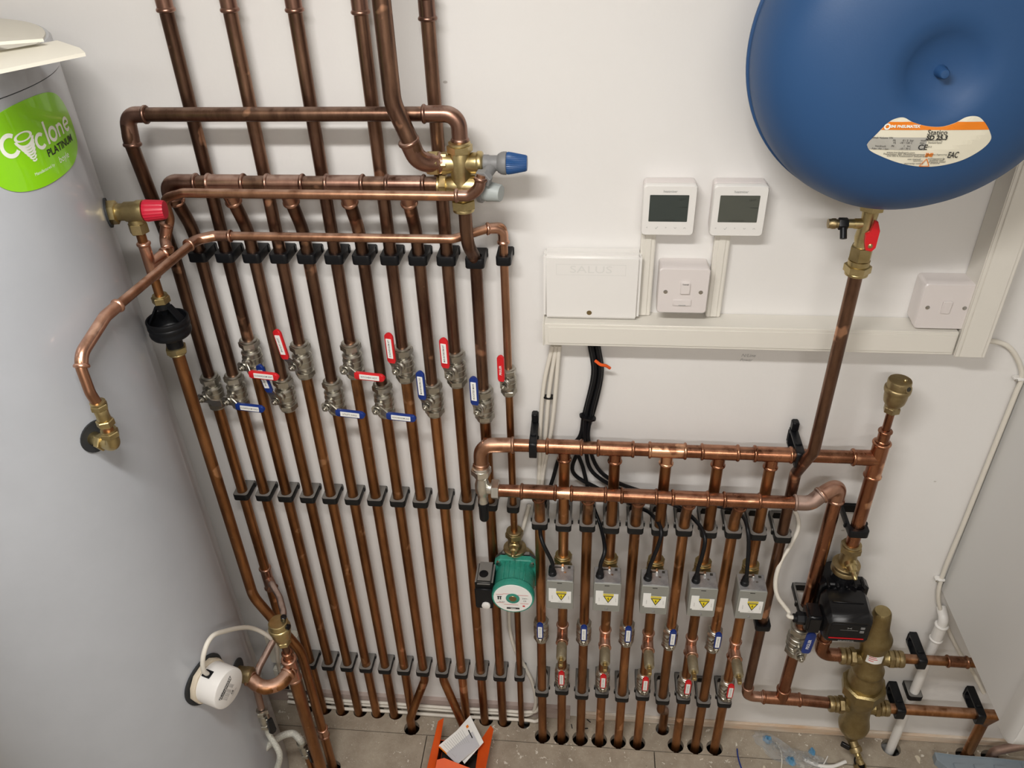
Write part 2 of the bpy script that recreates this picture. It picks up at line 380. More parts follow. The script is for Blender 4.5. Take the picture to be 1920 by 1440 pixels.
HOLES += [(LX[12]+.006, LY+.004, .017), (-.445, -.069, .021), (-.300, -.075, .021)]
HOLES += [(RX[k], RY, .021) for k in (0, 1, 2, 3, 4, 5, 7, 8, 9)] + [(RX[6]+.018, -.022, .018), (.813, -.030, .024), (.995, -.040, .024), (1.055, -.040, .022), (-.628, -.195, .02)]
def plank(lo, hi, holes):
    b = B().box(((lo[0]+hi[0])/2, (lo[1]+hi[1])/2, -.009), (hi[0]-lo[0], hi[1]-lo[1], .018)); o = b.build('floor', FLOOR, smooth=False, origin=(0, 0, 0))
    if holes:
        c = B()
        for x, y, r in holes: c.lathe([(r, -.05), (r, .05)], (x, y, 0), seg=24)
        co = c.build('cut', FLOOR, smooth=False, origin=(0, 0, 0)); md = o.modifiers.new('b', 'BOOLEAN'); md.object = co; md.operation = 'DIFFERENCE'; md.solver = 'EXACT'
        bpy.context.view_layer.update(); dg = bpy.context.evaluated_depsgraph_get()
        me = bpy.data.meshes.new_from_object(o.evaluated_get(dg)); o.modifiers.clear(); o.data = me; bpy.data.objects.remove(co)
    return struct(o)
G = .0012
plank((XL, -.085), (XR, 0), HOLES)
for x0, x1 in ((XL, -.40), (-.40, .202), (.202, XR)): plank((x0+G, -.69), (x1-G, -.085-G*2), [h for h in HOLES if h[1]-h[2] < -.085 and x0 < h[0] < x1])
for x0, x1 in ((XL, -.1), (-.1, 1.0), (1.0, XR)): plank((x0+G, -1.29), (x1-G, -.69-G*2), [])
plank((XL, YB), (XR, -1.29-G*2), [])
# skirting strips along the foot of the wall
struct(B().box(((-.02+XL)/2, -.006, .024), (XL*-1-.02, .012, .044)).build('trim_2', WOODP, smooth=False))
struct(B().box(((.02+XR)/2, -.004, .014), (XR-.02, .008, .026), .002).build('trim_3', WOOD, smooth=False))
# batten lights; the far one is a fill lamp added to soften shadows
for i, (p, sz, e) in enumerate(LIGHTS):
    t = thing('batten_or_fill_light', 'white ceiling batten %s side of the room' % ('light on the pipe wall', 'added as fill light on the far wall')[i], 'ceiling light', (p[0], p[1], ZC), 'ceiling battens')
    B().box((p[0], p[1], ZC-.015), (sz[0]+.06, sz[1]+.05, .03), .004).build('housing', WHITEP, t)
    B().box((p[0], p[1], ZC-.045), (sz[0], sz[1]*.9, .03), .012).build('diffuser', TUBE, t)
# ---------------------------------------------------------------- generic pipe things
def pipe(name, label, pts, r, m, rad=.03, fits=(), group=None, cat='pipe', base=None):
    """a copper run; fits = list of (part name, [path points], material, radius, bend radius)"""
    path = bend(pts, rad) if len(pts) > 2 else [V(p) for p in pts]
    if len(pts) == 2: path = resample(path, [plen(path)*k/6 for k in range(7)])
    if not fits:
        return tag(B().tube(path, r, 20).build(name, m), label, cat, group)
    t = thing(name, label, cat, base or min(path, key=lambda p: p.z), group)
    B().tube(path, r, 20).build('tube', m, t)
    for f in fits:
        nm, segs, fm = f[0], f[1], f[2]; fr = f[3] if len(f) > 3 else r; fb = f[4] if len(f) > 4 else fr*1.9
        b = B()
        for sg in segs: sleeve(b, bend(sg, fb) if len(sg) > 2 else sg, fr, both=(len(sg) > 2 or sg is segs[0]))
        b.build(nm, fm, t)
    return t
def elbow(P, d1, d2, a=.03, m=CU_FIT, r=.011, a2=None, rad=None):
    P = V(P); d1, d2 = V(d1).normalized(), V(d2).normalized()
    return ('elbow', [[P+d1*a, P, P+d2*(a2 or a)]], m, r, rad or r*1.9)
def tee(P, ax, br, a=.03, al=.03, m=CU_FIT, r=.011):
    P = V(P); ax, br = V(ax).normalized(), V(br).normalized()
    # main barrel, then a branch whose only bead is at its free end
    return ('tee', [[P-ax*a, P+ax*a], [P+br*al, P+br*.002]], m, r, r)
def coupling(P, ax, a=.016, m=CU_FIT, r=.011):
    P = V(P); ax = V(ax).normalized(); return ('coupling', [[P-ax*a, P+ax*a]], m, r, r)
UP, DN, RT, LF, FW, BK = V((0, 0, 1)), V((0, 0, -1)), V((1, 0, 0)), V((-1, 0, 0)), V((0, -1, 0)), V((0, 1, 0))
# ---------------------------------------------------------------- pipe clips
def clip(P, r, label, group, style='solid', X=(1, 0, 0), out=(0, -1, 0), h=.016, m=BLACKP, t0=None, wall=None):
    """moulded clip: P = pipe centre, X across, out = away from the wall, wall = distance from pipe centre to wall"""
    P, X, O = V(P), V(X).normalized(), V(out).normalized(); Z = X.cross(O*-1).normalized(); D = abs(P.y) if wall is None else wall
    D -= .0006
    t = thing('pipe_clip', label, 'pipe clip', P-O*D-Z*h/2, group)
    n = 48; hw, fr = r+.0058, r+.0060
    def ray(a, solid):
        dx, dz = math.cos(a), math.sin(a)      # dz > 0: toward the room
        if solid == 'in':
            if style == 'solid' or dz > -.0: return (dx*(r+.0004), dz*(r+.0004))
            k = min((r+.0012)/max(abs(dx), 1e-6), (D-.008)/max(-dz, 1e-6)); return (dx*k, dz*k)
        best = 1e9
        best = min(best, hw/max(abs(dx), 1e-6)) if abs(dx) > 1e-6 else best
        if dz > 1e-6: best = min(best, fr/dz)
        if dz < -1e-6: best = min(best, D/(-dz))
        cx, cz = hw-.006, fr-.006               # rounded front corners
        if dz > 0 and best*abs(dx) > cx and best*dz > cz:
            A = 1; Bq = -2*(abs(dx)*cx+dz*cz); C = cx*cx+cz*cz-.006**2; q = Bq*Bq-4*A*C
            if q > 0: best = (-Bq+math.sqrt(q))/2
        return (dx*best, dz*best)
    ang = sorted([2*math.pi*k/n for k in range(n)]+[math.atan2(-D, hw) % (2*math.pi), math.atan2(-D, -hw) % (2*math.pi)])
    R_ = []
    for kind, zz in (('in', -h/2), ('in', h/2), ('out', h/2-.001), ('o2', h/2), ):
        pass
    def ring(kind, zz, k=1):
        return [P+X*ray(a, kind)[0]*k+O*ray(a, kind)[1]*k+Z*zz for a in ang]
    b = B(); b.rings([ring('in', -h/2), ring('in', h/2), ring('out', h/2, .965), ring('out', h/2-.0012), ring('out', -h/2+.0012), ring('out', -h/2, .965)], closed=True)
    b.build('band', m, t)
    b = B()
    if style == 'solid':
        b.box(P-O*(D-.004)+X*(hw+.0004), (.0022, .008, h*.8), .0006, X, O*-1)
    else:
        for s_ in (-1, 1):
            B().box(P-O*(r*.75)+X*s_*(hw+.0012), (.0040, .007, h*.8), .001, X, O*-1).build('latch', m, t)
        b.box(P-O*(D-.002), (hw*1.5, .004, h*1.1), .001, X, O*-1)
    b.build('latch' if style == 'solid' else 'foot', m, t); return t
# ---------------------------------------------------------------- lever ball valve
def ball_valve(P, label, group, direction, grip, tagtext=None, sc=1.0, lev=.075, jogv=None, textcol=INK, mini=False, body=NICKEL, turn=0.0, nogrip=False, emboss=None, cat='valve', down=0.0, yaw=0.0):
    FW = V((-math.sin(yaw), -math.cos(yaw), 0)); RTv = V((math.cos(yaw), -math.sin(yaw), 0))
    P = V(P); k = sc
    t = thing('ball_valve', label, cat, P-V((0, 0, .039*k)), group)
    b = B(); prof = [(.0128, -.030), (.0150, -.0285), (.0150, -.0205), (.0168, -.0198), (.0184, -.0150), (.0192, -.0142), (.0192, -.0122), (.0183, -.0116), (.0188, -.0030), (.0198, -.0022), (.0198, .0008), (.0187, .0014), (.0184, .0090), (.0192, .0096), (.0192, .0112), (.0176, .0122), (.0164, .0160), (.0140, .0165), (.0140, .0185), (.0152, .0190), (.0152, .0235), (.0128, .0245)]
    if mini: prof = [(.0128, -.030), (.0168, -.0285), (.0168, -.022), (.0150, -.020), (.0150, -.0185), (.0190, -.016), (.0190, -.0095), (.0165, -.0085), (.0165, -.007), (.0195, -.006), (.0195, .003), (.0172, .004), (.0172, .0055), (.0195, .0065), (.0190, .013), (.0160, .016), (.0150, .0185), (.0150, .023), (.0128, .0245)]
    b.lathe([(r*k, h*k) for r, h in prof], P, UP, 32); b.build('body', body, t)
    b = B(); b.hexn(P+V((0, 0, .0225*k)), UP, .0200*k, .0125*k, .0012, .35)
    b.lathe([(.0165*k, .035*k), (.0172*k, .0355*k), (.0172*k, .0375*k), (.0150*k, .0392*k), (.0118*k, .0394*k)], P, UP, 28); b.build('nut', body, t)
    b = B(); b.hexn(P+V((0, 0, -.035*k)), UP, .0195*k, .0115*k, .0012, .1)
    b.lathe([(.0118*k, -.0392*k), (.0150*k, -.039*k), (.0162*k, -.0365*k), (.0162*k, -.035*k)], P, UP, 28); b.build('nut', body, t)
    oy = .0335*k; zo = -.004*k-down
    b = B(); S_ = P+FW*.012*k+V((0, 0, zo)); b.lathe([(.0105*k, 0), (.0105*k, .010*k), (.0075*k, .012*k), (.0075*k, oy-.010*k)], S_, FW, 20)
    b.hexn(P+FW*(oy+.0035)+V((0, 0, zo)), FW, .0068*k, .0048*k, .0006); b.lathe([(.0034*k, 0), (.0034*k, .009*k), (.0028*k, .0096*k)], P+FW*(oy+.0025)+V((0, 0, zo)), FW, 12)
    b.build('stem', body, t)
    D_ = {'up': V((0, 0, 1)), 'right': V((math.cos(yaw*.3), -math.sin(yaw*.3), 0))}[direction].copy()
    if turn: D_ = (M.Rotation(turn, 3, 'Y') @ D_)
    Sd = D_.cross(FW).normalized(); C0 = P+FW*oy+V((0, 0, zo)); s0 = .028*k if not mini else .014*k
    jog = jogv or (.013 if not mini else .006)
    lv = B(); hw_ = .0095*k
    def strip(pts, hws, th):          # bent plate along D_
        R_ = []
        for (s_, y_), q in zip(pts, hws): R_.append([C0+D_*s_+FW*(y_-th/2)-Sd*q, C0+D_*s_+FW*(y_-th/2)+Sd*q, C0+D_*s_+FW*(y_+th/2)+Sd*q, C0+D_*s_+FW*(y_+th/2)-Sd*q])
        lv.rings(R_)
    strip([(-.010*k, 0), (-.007*k, 0), (.006*k, 0), (.010*k, .001), (s0, jog), (s0+.02*k, jog)], [hw_*.55, hw_, hw_, hw_*.95, hw_*.75, hw_*.7], .0026)
    lever = lv.build('lever', STEEL if body is NICKEL else body, t)
    if nogrip: return t
    g = B(); gl = lev-s0+.004; gw = .0082*k if not mini else .0078*k; th = .0042
    R_ = []; cs = C0+D_*(s0-.002)+FW*jog
    pts = [(0, .75), (.004, 1)]+[(gl-gw+gw*math.sin(a), math.cos(a)) for a in [math.radians(x) for x in (0, 20, 40, 60, 75, 88)]]
    for s_, q in pts:
        q = max(q, .04)*gw; R_.append([cs+D_*s_-Sd*q*x+FW*y for x, y in ((1, -th/2), (1, th/2), (.85, th/2+.0008), (-.85, th/2+.0008), (-1, th/2), (-1, -th/2), (-.85, -th/2-.0008), (.85, -th/2-.0008))])
    g.rings(R_); gr = g.build('grip', grip, lever)
    face = cs+FW*(th/2+.0012)
    if tagtext:
        ll = min(gl*.66, .010+.0031*len(tagtext)); ll = max(ll, gl*.45) if not mini else gl*.72; cc = face+D_*(gl*.50 if not mini else gl*.44)
        TX, TY = (D_, -Sd) if direction == 'right' else (D_, -Sd)
        if TX.cross(TY).dot(FW) < 0: TY = -TY
        b = B(); b.prism(rrect(ll, gw*1.28, .0006, 2), cc-FW*.0006, TX, TY, .0009); b.build('name_tag', PAPER, t)
        b = B(); text_mesh(b, tagtext, gw*.62, plane_fn(cc+FW*.0005, TX, TY), bold=.00004, sx=min(1, (ll*.92)/(len(tagtext)*gw*.62*.66))); b.build('lettering', textcol, t)
    if emboss:
        TX, TY = D_, -Sd
        if TX.cross(TY).dot(FW) < 0: TY = -TY
        b = B(); text_mesh(b, emboss, gw*.95, plane_fn(face+D_*gl*.45, TX, TY), bold=.0001); b.build('lettering', PAPER, t)
    return t
# ================================================================ LEFT PIPE BANK
NAMES = ['unlevered leftmost', 'CLOAKROOM COLD', 'CLOAKROOM HOT', 'EN SUIT COLD', 'EN SUIT HOT', 'UTILITY COLD', 'KITCHEN HOT', 'DS SHOWER ROOM COLD', 'DS SHOWER ROOM HOT', 'MAIN BATHROOM COLD', 'MAIN BATHROOM HOT', 'BOOSTED MAIN', 'thin untagged red-lever']
VP_ = [(397, 733), (441, 731), (472, 667), (529, 737), (567, 674), (626, 742), (661, 673), (722, 748), (757, 681), (813, 747), (859, 690), (908, 757), (951, 714)]
VZ = [at(u, v, y=LY).z for u, v in VP_]
MZ, MY = 1.528, -.076              # cold manifold
TZ, TY = 1.641, -.080              # pipe along the top
DIR = [None, 'right', 'right', 'up', 'up', 'right', 'right', 'right', 'up', 'up', 'up', 'up', 'up']
for k in range(13):
    x = LX[k]; R_ = .011 if k < 12 else .0075; sc = 1 if k < 12 else .80; top = VZ[k]+.030*sc; bot = VZ[k]-.030*sc
    nm = NAMES[k]; hot = k in (2, 4, 6, 8, 10)
    # ---- pipe above the valve
    if hot: 
        yb = LY
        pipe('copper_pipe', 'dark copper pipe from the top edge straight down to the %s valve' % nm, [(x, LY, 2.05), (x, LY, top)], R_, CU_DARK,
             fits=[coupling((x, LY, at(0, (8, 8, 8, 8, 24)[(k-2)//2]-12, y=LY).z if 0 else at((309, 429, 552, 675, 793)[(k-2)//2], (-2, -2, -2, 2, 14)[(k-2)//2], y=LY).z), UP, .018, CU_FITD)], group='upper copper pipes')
    elif k in (1, 3, 5, 7, 9):
        xx = x+(-.0 if k > 1 else 0); z0 = MZ-.014
        P3 = [(x, MY, MZ-.012), (x, LY-.001, MZ-.100), (x, LY, MZ-.30), (x, LY, top)]
        P3_old = [(x, MY, MZ-.012), (x, MY, MZ-.045), (x, LY, MZ-.105), (x, LY, top)]
        fits = [('outlet', [[V((x, MY, MZ-.012)).lerp(V((x, LY, MZ-.100)), .30), (x, MY, MZ-.012)]], CU_FIT, R_, R_)]
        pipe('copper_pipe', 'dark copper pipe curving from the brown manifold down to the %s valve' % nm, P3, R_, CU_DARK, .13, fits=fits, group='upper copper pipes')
    elif k == 11:
        pipe('copper_pipe', 'dark copper pipe from under the brass mixing valve down to the BOOSTED MAIN valve', [(x-.005, -.083, 1.495), (x-.005, -.083, 1.430), (x, LY, 1.378), (x, LY, top)], R_, CU_DARK, .06, group='upper copper pipes')
    B_ = .0
    # ---- pipe below the valve
    lowdesc = 'warm brown copper pipe from under the %s valve down into the floor' % nm
    if k == 7: pts = [(x, LY, bot), (x, LY, .17), (-.445, -.069, .045), (-.445, -.069, -.08)]; lowdesc = 'copper pipe below the DS SHOWER ROOM COLD valve, kinked left near the floor'
    elif k == 8: pts = [(x, LY, bot), (x, LY, .17), (-.300, -.075, .035), (-.300, -.075, -.08)]; lowdesc = 'copper pipe below the DS SHOWER ROOM HOT valve, kinked right behind the paper leaflet'
    elif k == 12: pts = [(x, LY, bot), (x, LY, .725)]; lowdesc = 'thin copper pipe between the untagged red lever valve and the green pump'
    else: pts = [(x, LY, bot), (x, LY, -.08)]
    fits = []
    if k == 0: fits = [tee((x, LY, at(500, 1083, y=LY).z), UP, (.55, -.75, -.25), .036, .034, CU_FIT)]
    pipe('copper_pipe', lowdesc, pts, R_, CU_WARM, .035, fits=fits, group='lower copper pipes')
    # ---- valve
    col = {0: BLUEP}.get(k, REDP if (hot or k == 12) else BLUEP)
    desc = {0: 'nickel ball valve with no lever, leftmost and lowest on the left', 12: 'small nickel ball valve with plain red lever, rightmost of the upper row'}.get(k, 'nickel ball valve with %s lever tagged %s' % ('red' if hot else 'blue', nm))
    ball_valve((x, LY, VZ[k]), desc, 'upper isolating valves', DIR[k] or 'right', col, None if k in (0, 12) else {11: 'BOOSTED MAIN'}.get(k, nm), sc, .082 if DIR[k] == 'right' else .087 if k < 12 else .074, yaw=.22, down=0 if DIR[k] == 'right' else -.009, jogv={2: .021, 3: .007}.get(k), nogrip=(k == 0),
               emboss='PEGLER' if k == 12 else None, turn={3: -.14, 4: -.10}.get(k, 0) if DIR[k] == 'up' else .05 if DIR[k] == 'right' else 0)
    # ---- clips
    row = (1.380, .803, .212)
    if k > 0: clip((x, LY, row[0]-(.004 if k == 11 else 0)), R_, 'black clip in the top row holding the %s pipe' % nm, 'top row of pipe clips', h=.0175 if k < 12 else .016)
    clip((x, LY, row[1]-(.006 if k > 11 else 0)), R_, 'black clip in the middle row below the %s valve' % nm, 'middle row of pipe clips', m=BLACKD)
    clip((x, LY, row[2]), R_, 'dusty black clip near the floor on the %s pipe' % nm, 'bottom row of pipe clips', m=BLACKD)
# thin pipe below the green pump and the short piece above the upper valve 12
pipe('copper_pipe', 'thin copper pipe from under the green pump down into the floor', [(LX[12], LY, .565), (LX[12], LY, -.08)], .0075, CU_WARM, group='lower copper pipes')
# ---- run along the top, with its sloping left leg and its turn down into the mixing valve
yT = TY
pipe('copper_pipe', 'dark copper pipe running along the top, from the leftmost valve to the brass mixing valve',
     [(LX[0], LY, VZ[0]+.030), (LX[0], LY, 1.375), (-.737, -.088, 1.605), (-.735, yT, TZ), (-.206, yT, TZ), (-.206, yT, 1.595)], .011, CU_DARK, .03,
     fits=[('elbow', [[(-.7365, -.0855, 1.592), (-.735, yT, TZ), (-.700, yT, TZ)]], CU_FITD, .011, .025), ('elbow', [[(-.262, yT, TZ), (-.206, yT, TZ), (-.206, yT, 1.598)]], CU_FITD, .011, .034)], group='upper copper pipes')
# ---- big supply pipe coming from above into the mixing valve
SB = at(773, 283, y=-.108)
SX = at(715, 0, y=-.108).x
pipe('copper_pipe', 'thick copper pipe dropping from above in front, curving into the brass mixing valve left port',
     [(SX, -.108, 2.05), (SX, -.108, 1.665), (SB.x, -.108, 1.605), (SB.x+.004, -.098, 1.574), (-.235, -.083, 1.566)], .0135, CU_DARK, .07,
     fits=[('elbow', [[(SB.x-.005, -.108, 1.611), (SB.x+.006, -.098, 1.572), (-.238, -.083, 1.566)]], CU_FITD, .0135, .03)], group='upper copper pipes')
# ---- brown manifold feeding the cold pipes
mf = thing('copper_manifold', 'brown copper manifold with five down outlets behind the thin upper pipe', 'manifold', (-.42, MY, MZ-.02))
B().tube(resample(bend([(LX[1], MY, MZ-.035), (LX[1], MY, MZ), (-.245, MY, MZ)], .026), [.55*i/60 for i in range(61)]), .0128, 24).build('tube', CU_DARK, mf)
b = B(); sleeve(b, bend([(LX[1], MY, MZ-.030), (LX[1], MY, MZ), (LX[1]+.052, MY, MZ)], .028), .0130); b.build('elbow', CU_FITD, mf)
for x in (-.6, -.5, -.4, -.3):
    b = B(); sleeve(b, [(x-.033, MY, MZ), (x+.033, MY, MZ)], .0130); b.build('tee', CU_FITD, mf)
# ---- thin relief discharge pipe in front of the manifold
D1 = at(330, 359, y=-.118); zD = 1.5275
pipe('copper_pipe', 'thin bright copper pipe in front of the manifold, curving down at its left end',
     [(-.700, -.135, 1.432), (-.712, -.110, 1.442), (-.700, -.100, 1.475), (-.694, -.112, zD-.012), (-.655, -.118, zD), (-.196, -.118, zD-.002), (-.176, -.121, zD+.010), (-.170, -.118, 1.560)], .0075, CU_MID, .022,
     fits=[('elbow', [[(-.214, -.118, zD-.001), (-.190, -.118, zD-.001), (-.174, -.120, zD+.012), (-.171, -.118, 1.556)]], CU_FITD, .0075, .018),
           ('elbow', [[(-.706, -.105, 1.470), (-.714, -.110, 1.443), (-.702, -.132, 1.432)]], CU_FIT, .0075, .012)], group='thin copper pipes')
# ---- thin return pipe across the front of the bank, out to the cylinder
T3z, T3y = 1.431, -.070
Lz = .030
cy = V((-.999, -.303, 0)); CYR = .275
pipe('copper_pipe', 'thin copper pipe crossing in front of all risers and swinging out left to the cylinder',
     [(LX[12], LY, VZ[12]+.024), (LX[12], LY, 1.440), (-.168, -.040, 1.440), (-.232, T3y, T3z), (-.640, T3y, T3z+.001), (-.672, -.086, T3z), (-.703, -.335, 1.425), (-.712, -.415, 1.398), (-.703, -.428, 1.350), (-.700, -.425, 1.325)], .0075, CU_MID, .028,
     fits=[('elbow', [[(LX[12], LY, 1.408), (LX[12], LY, 1.437), (-.178, -.044, 1.439)]], CU_FIT, .0075, .014),
           ('elbow', [[(-.615, T3y, T3z+.001), (-.646, T3y, T3z+.001), (-.673, -.086, T3z), (-.677, -.110, T3z)]], CU_FIT, .0075, .020),
           ('elbow', [[(-.699, -.306, 1.426), (-.703, -.340, 1.425), (-.711, -.405, 1.402), (-.710, -.417, 1.385)]], CU_FIT, .0075, .03)], group='thin copper pipes')
# connection fittings of that pipe on the cylinder
def brass_nut(b, o, ax, r, L_, rot=0): b.hexn(o, ax, r, L_, .001, rot); return b
ang = math.atan2(-.402+.303, -.743+.999); nC = V((math.cos(ang), math.sin(ang), 0)); gz = 1.253
gp = cy+nC*CYR+V((0, 0, gz)); ec = V((-.700, -.425, 1.262))
t = thing('check_valve', 'small brass check valve on the thin pipe above the cylinder elbow', 'valve', (-.7, -.425, 1.283))
b = B(); b.hexn((-.7, -.425, 1.320), UP, .0125, .009); b.lathe([(.0095, .0), (.0108, .001), (.0108, .004), (.0080, .005)], (-.7, -.425, 1.329), UP, 20)
b.build('nut', BRASS, t)
B().lathe([(.0085, 0), (.0098, .002), (.0092, .010), (.0098, .018), (.0085, .020)], (-.7, -.425, 1.3005), UP, 20).build('body', BRASS, t)
B().hexn((-.7, -.425, 1.290), UP, .0128, .011, rot=.4).build('nut', BRASS, t)
pipe('copper_pipe', 'very short copper stub between the brass check valve and the cylinder elbow', [(-.7, -.425, 1.2925), (-.7, -.425, 1.268)], .0075, CU_MID, group='thin copper pipes')
t = thing('brass_elbow', 'brass compression elbow on a round black gasket on the cylinder side', 'pipe fitting', (-.7, -.425, 1.24))
b = B(); b.lathe([(.0095, 0), (.0112, .001), (.0112, .004)], (-.7, -.425, 1.279), UP, 20); b.hexn((-.7, -.425, 1.270), UP, .0138, .0095); b.build('nut', BRASS, t)
b = B(); b.tube(bend([(-.7, -.425, 1.273), (-.7, -.425, 1.252), V((-.7, -.425, 1.252))-nC*.050], .012), .0102, 20); b.hexn(V((-.7, -.425, 1.252))-nC*.030, nC, .0145, .010); b.build('body', BRASS, t)
# tangential gasket plate
def cyl_patch(b, s0, z0, poly_r, n, th, stretch=1):
    rings_ = []
    for off, k in ((0.0003, 1.0), (th, 1.0), (th, .0)):
        rr = CYR+off; rings_.append([cy+V((math.cos((s0+poly_r*k*math.cos(a))/CYR)*rr, math.sin((s0+poly_r*k*math.cos(a))/CYR)*rr, z0+poly_r*k*stretch*math.sin(a))) for a in [2*math.pi*i/n for i in range(n)]])
    b.rings(rings_[:2], False, True); return b
cyl_patch(B(), ang*CYR, gz-.002, .026, 28, .003).build('gasket', RUBBER, t)
# ---------------------------------------------------------------- hot water cylinder
cyl = thing('water_cylinder', 'tall grey hot water cylinder with a lime green badge', 'water cylinder', (cy.x, cy.y, 0))
B().lathe([(CYR-.004, .002), (CYR, .006), (CYR, 1.738)], cy, UP, 128).build('jacket', JACKET, cyl)
B().lathe([(CYR-.002, 1.7385), (CYR+.001, 1.7395), (CYR+.001, 1.772), (CYR-.002, 1.776)], cy, UP, 128).build('top_band', JACKET, cyl)
B().lathe([(CYR-.004, 1.770), (CYR-.006, 1.778), (CYR-.03, 1.784), (CYR-.10, 1.789), (.001, 1.790)], cy, UP, 128).build('top_cap', CREAM, cyl)
def cs(s_, z, off=.0012): return cy+V((math.cos(s_/CYR)*(CYR+off), math.sin(s_/CYR)*(CYR+off), z))
def resamp_poly(poly, m_=6):
    out = []
    for a, b_ in zip(poly, poly[1:]+poly[:1]): out += [(a[0]+(b_[0]-a[0])*i/m_, a[1]+(b_[1]-a[1])*i/m_) for i in range(m_)]
    return out
# badge: a rounded leaf shape, bent to the jacket
ctl = [(-.095, 1.712), (-.058, 1.724), (-.014, 1.7275), (.035, 1.724), (.066, 1.712), (.083, 1.688), (.085, 1.660), (.076, 1.640), (.048, 1.626), (.010, 1.621), (-.040, 1.621), (-.078, 1.630), (-.100, 1.650), (-.106, 1.680)]
sp = spline([V((a, b_, 0)) for a, b_ in ctl+[ctl[0]]], 5)[:-1]; bcx, bcz = -.01, 1.674
b = B(); b.rings([[cs(p.x, p.y, .0002) for p in sp]]+[[cs(bcx+(p.x-bcx)*k, bcz+(p.y-bcz)*k) for p in sp] for k in (1, .85, .7, .55, .4, .25, .1)], False, True)
badge = b.build('badge', LIME, cyl)
b = B(); fn = lambda x, y: cs(x, y+.06*(x), .0016)
def ring_arc(b, cx_, cz_, r, a0, a1, wd, fn_, n=26, asp=1.0):
    P_ = []
    for i in range(n+1):
        a = math.radians(a0+(a1-a0)*i/n); P_.append((cx_+r*math.cos(a)*asp, cz_+r*math.sin(a), math.cos(a)*asp, math.sin(a)))
    for p, q in zip(P_, P_[1:]):
        slab(b, fn_, [(p[0]-p[2]*wd/2, p[1]-p[3]*wd/2), (p[0]+p[2]*wd/2, p[1]+p[3]*wd/2), (q[0]+q[2]*wd/2, q[1]+q[3]*wd/2), (q[0]-q[2]*wd/2, q[1]-q[3]*wd/2)])
f0 = lambda x, y: cs(x, y, .0016)
ring_arc(b, -.062, 1.684, .0125, 50, 318, .0055, f0)                       # C
ring_arc(b, -.0120, 1.6745, .0085, 45, 315, .0046, f0)                      # c
slab(b, f0, [(.0010, 1.6655), (.0054, 1.6655), (.0054, 1.6950), (.0010, 1.6950)])  # l
ring_arc(b, .0170, 1.6750, .0080, 0, 360, .0044, f0)                        # o
slab(b, f0, [(.0295, 1.6665), (.0335, 1.6665), (.0335, 1.6830), (.0295, 1.6830)])  # n
ring_arc(b, .0375, 1.6755, .0060, 0, 180, .0040, f0); slab(b, f0, [(.0415, 1.6665), (.0455, 1.6665), (.0455, 1.676), (.0415, 1.676)])
ring_arc(b, .0595, 1.6755, .0077, 0, 318, .0042, f0); slab(b, f0, [(.053, 1.674), (.0675, 1.674), (.0675, 1.677), (.053, 1.677)])  # e
b.build('lettering', WHITEI, badge)
b = B()                                                                     # funnel mark in place of the y
for i in range(7):
    zz = 1.6865-.0048*i; wd = .0165*(1-i/7.6); xo = -.0385+.0009*i
    ring_arc(b, xo, zz, wd*.62, 185, 355, .0032*(1-i*.07), f0, 12, 1.45)
ring_arc(b, -.0385, 1.6885, .0052, 0, 360, .0018, f0, 20, 2.6)
b.build('whirl_mark', WHITEI, badge)
b = B(); text_mesh(b, 'PLATINUM', .0135, lambda x, y: f0(x+.028, y+1.6555), bold=.0003, sx=1.12); b.build('lettering', INK, badge)
b = B(); text_mesh(b, 'Manufactured by', .0060, lambda x, y: f0(x-.022, y+1.6395)); text_mesh(b, 'boyle', .0125, lambda x, y: f0(x+.024, y+1.6405)); b.build('lettering', WHITEI, badge)
# loose card pieces on the cylinder top
a1, a2, a3, a4, a5 = at(-60, 146, z=1.795), at(160, 101, z=1.795), at(150, 92, z=1.795), at(108, 78, z=1.795), at(-60, 108, z=1.795)
b = B(); b.rings([[V((p.x, p.y, 1.7925+k)) for p in (a1, a2, a3, a4, a5)] for k in (0, .004)]); tag(b.build('plastic_strip', CREAM), 'flat cream plastic strip lying on the cylinder top, pointing right', 'strip')
c1, c2, c3, c4 = at(-60, 88, z=1.81), at(78, 64, z=1.81), at(55, 58, z=1.81), at(-60, 52, z=1.81)
b = B(); b.rings([[V((p.x, p.y, 1.7975+k+j)) for p, j in ((c1, .012), (c2, .004), (c3, 0), (c4, 0))] for k in (0, .0035)]); tag(b.build('card_sheet', CREAM), 'pale card sheet lying behind the cream strip on the cylinder', 'card')
# ================================================================ MIXING VALVE
mx, my = -.207, -.083; z1, z2 = 1.566, 1.5285
t = thing('mixing_valve', 'brass mixing valve with four compression ports under the dark top pipe', 'valve', (mx, my, 1.475))
b = B(); b.lathe([(.0125, 1.600), (.0135, 1.598), (.0135, 1.588), (.0165, 1.580), (.0175, 1.560), (.0165, 1.545), (.0175, 1.535), (.0195, 1.528), (.0185, 1.515), (.0145, 1.505), (.0140, 1.492)], (mx, my, 0), UP, 28)
b.build('body', BRASS, t)
b = B(); b.lathe([(.0130, -.044), (.0165, -.040), (.0165, -.020), (.0150, -.014), (.0140, 0), (.0150, .014), (.0165, .018), (.0165, .034), (.0130, .036)], (mx, my, z1), RT, 28); b.build('upper_barrel', BRASS, t)
b = B(); b.lathe([(.0125, -.030), (.0140, -.028), (.0170, -.012), (.0185, .002), (.0190, .016), (.0180, .030), (.0150, .034)], (mx, my, z2), RT, 28); b.build('lower_barrel', BRASS, t)
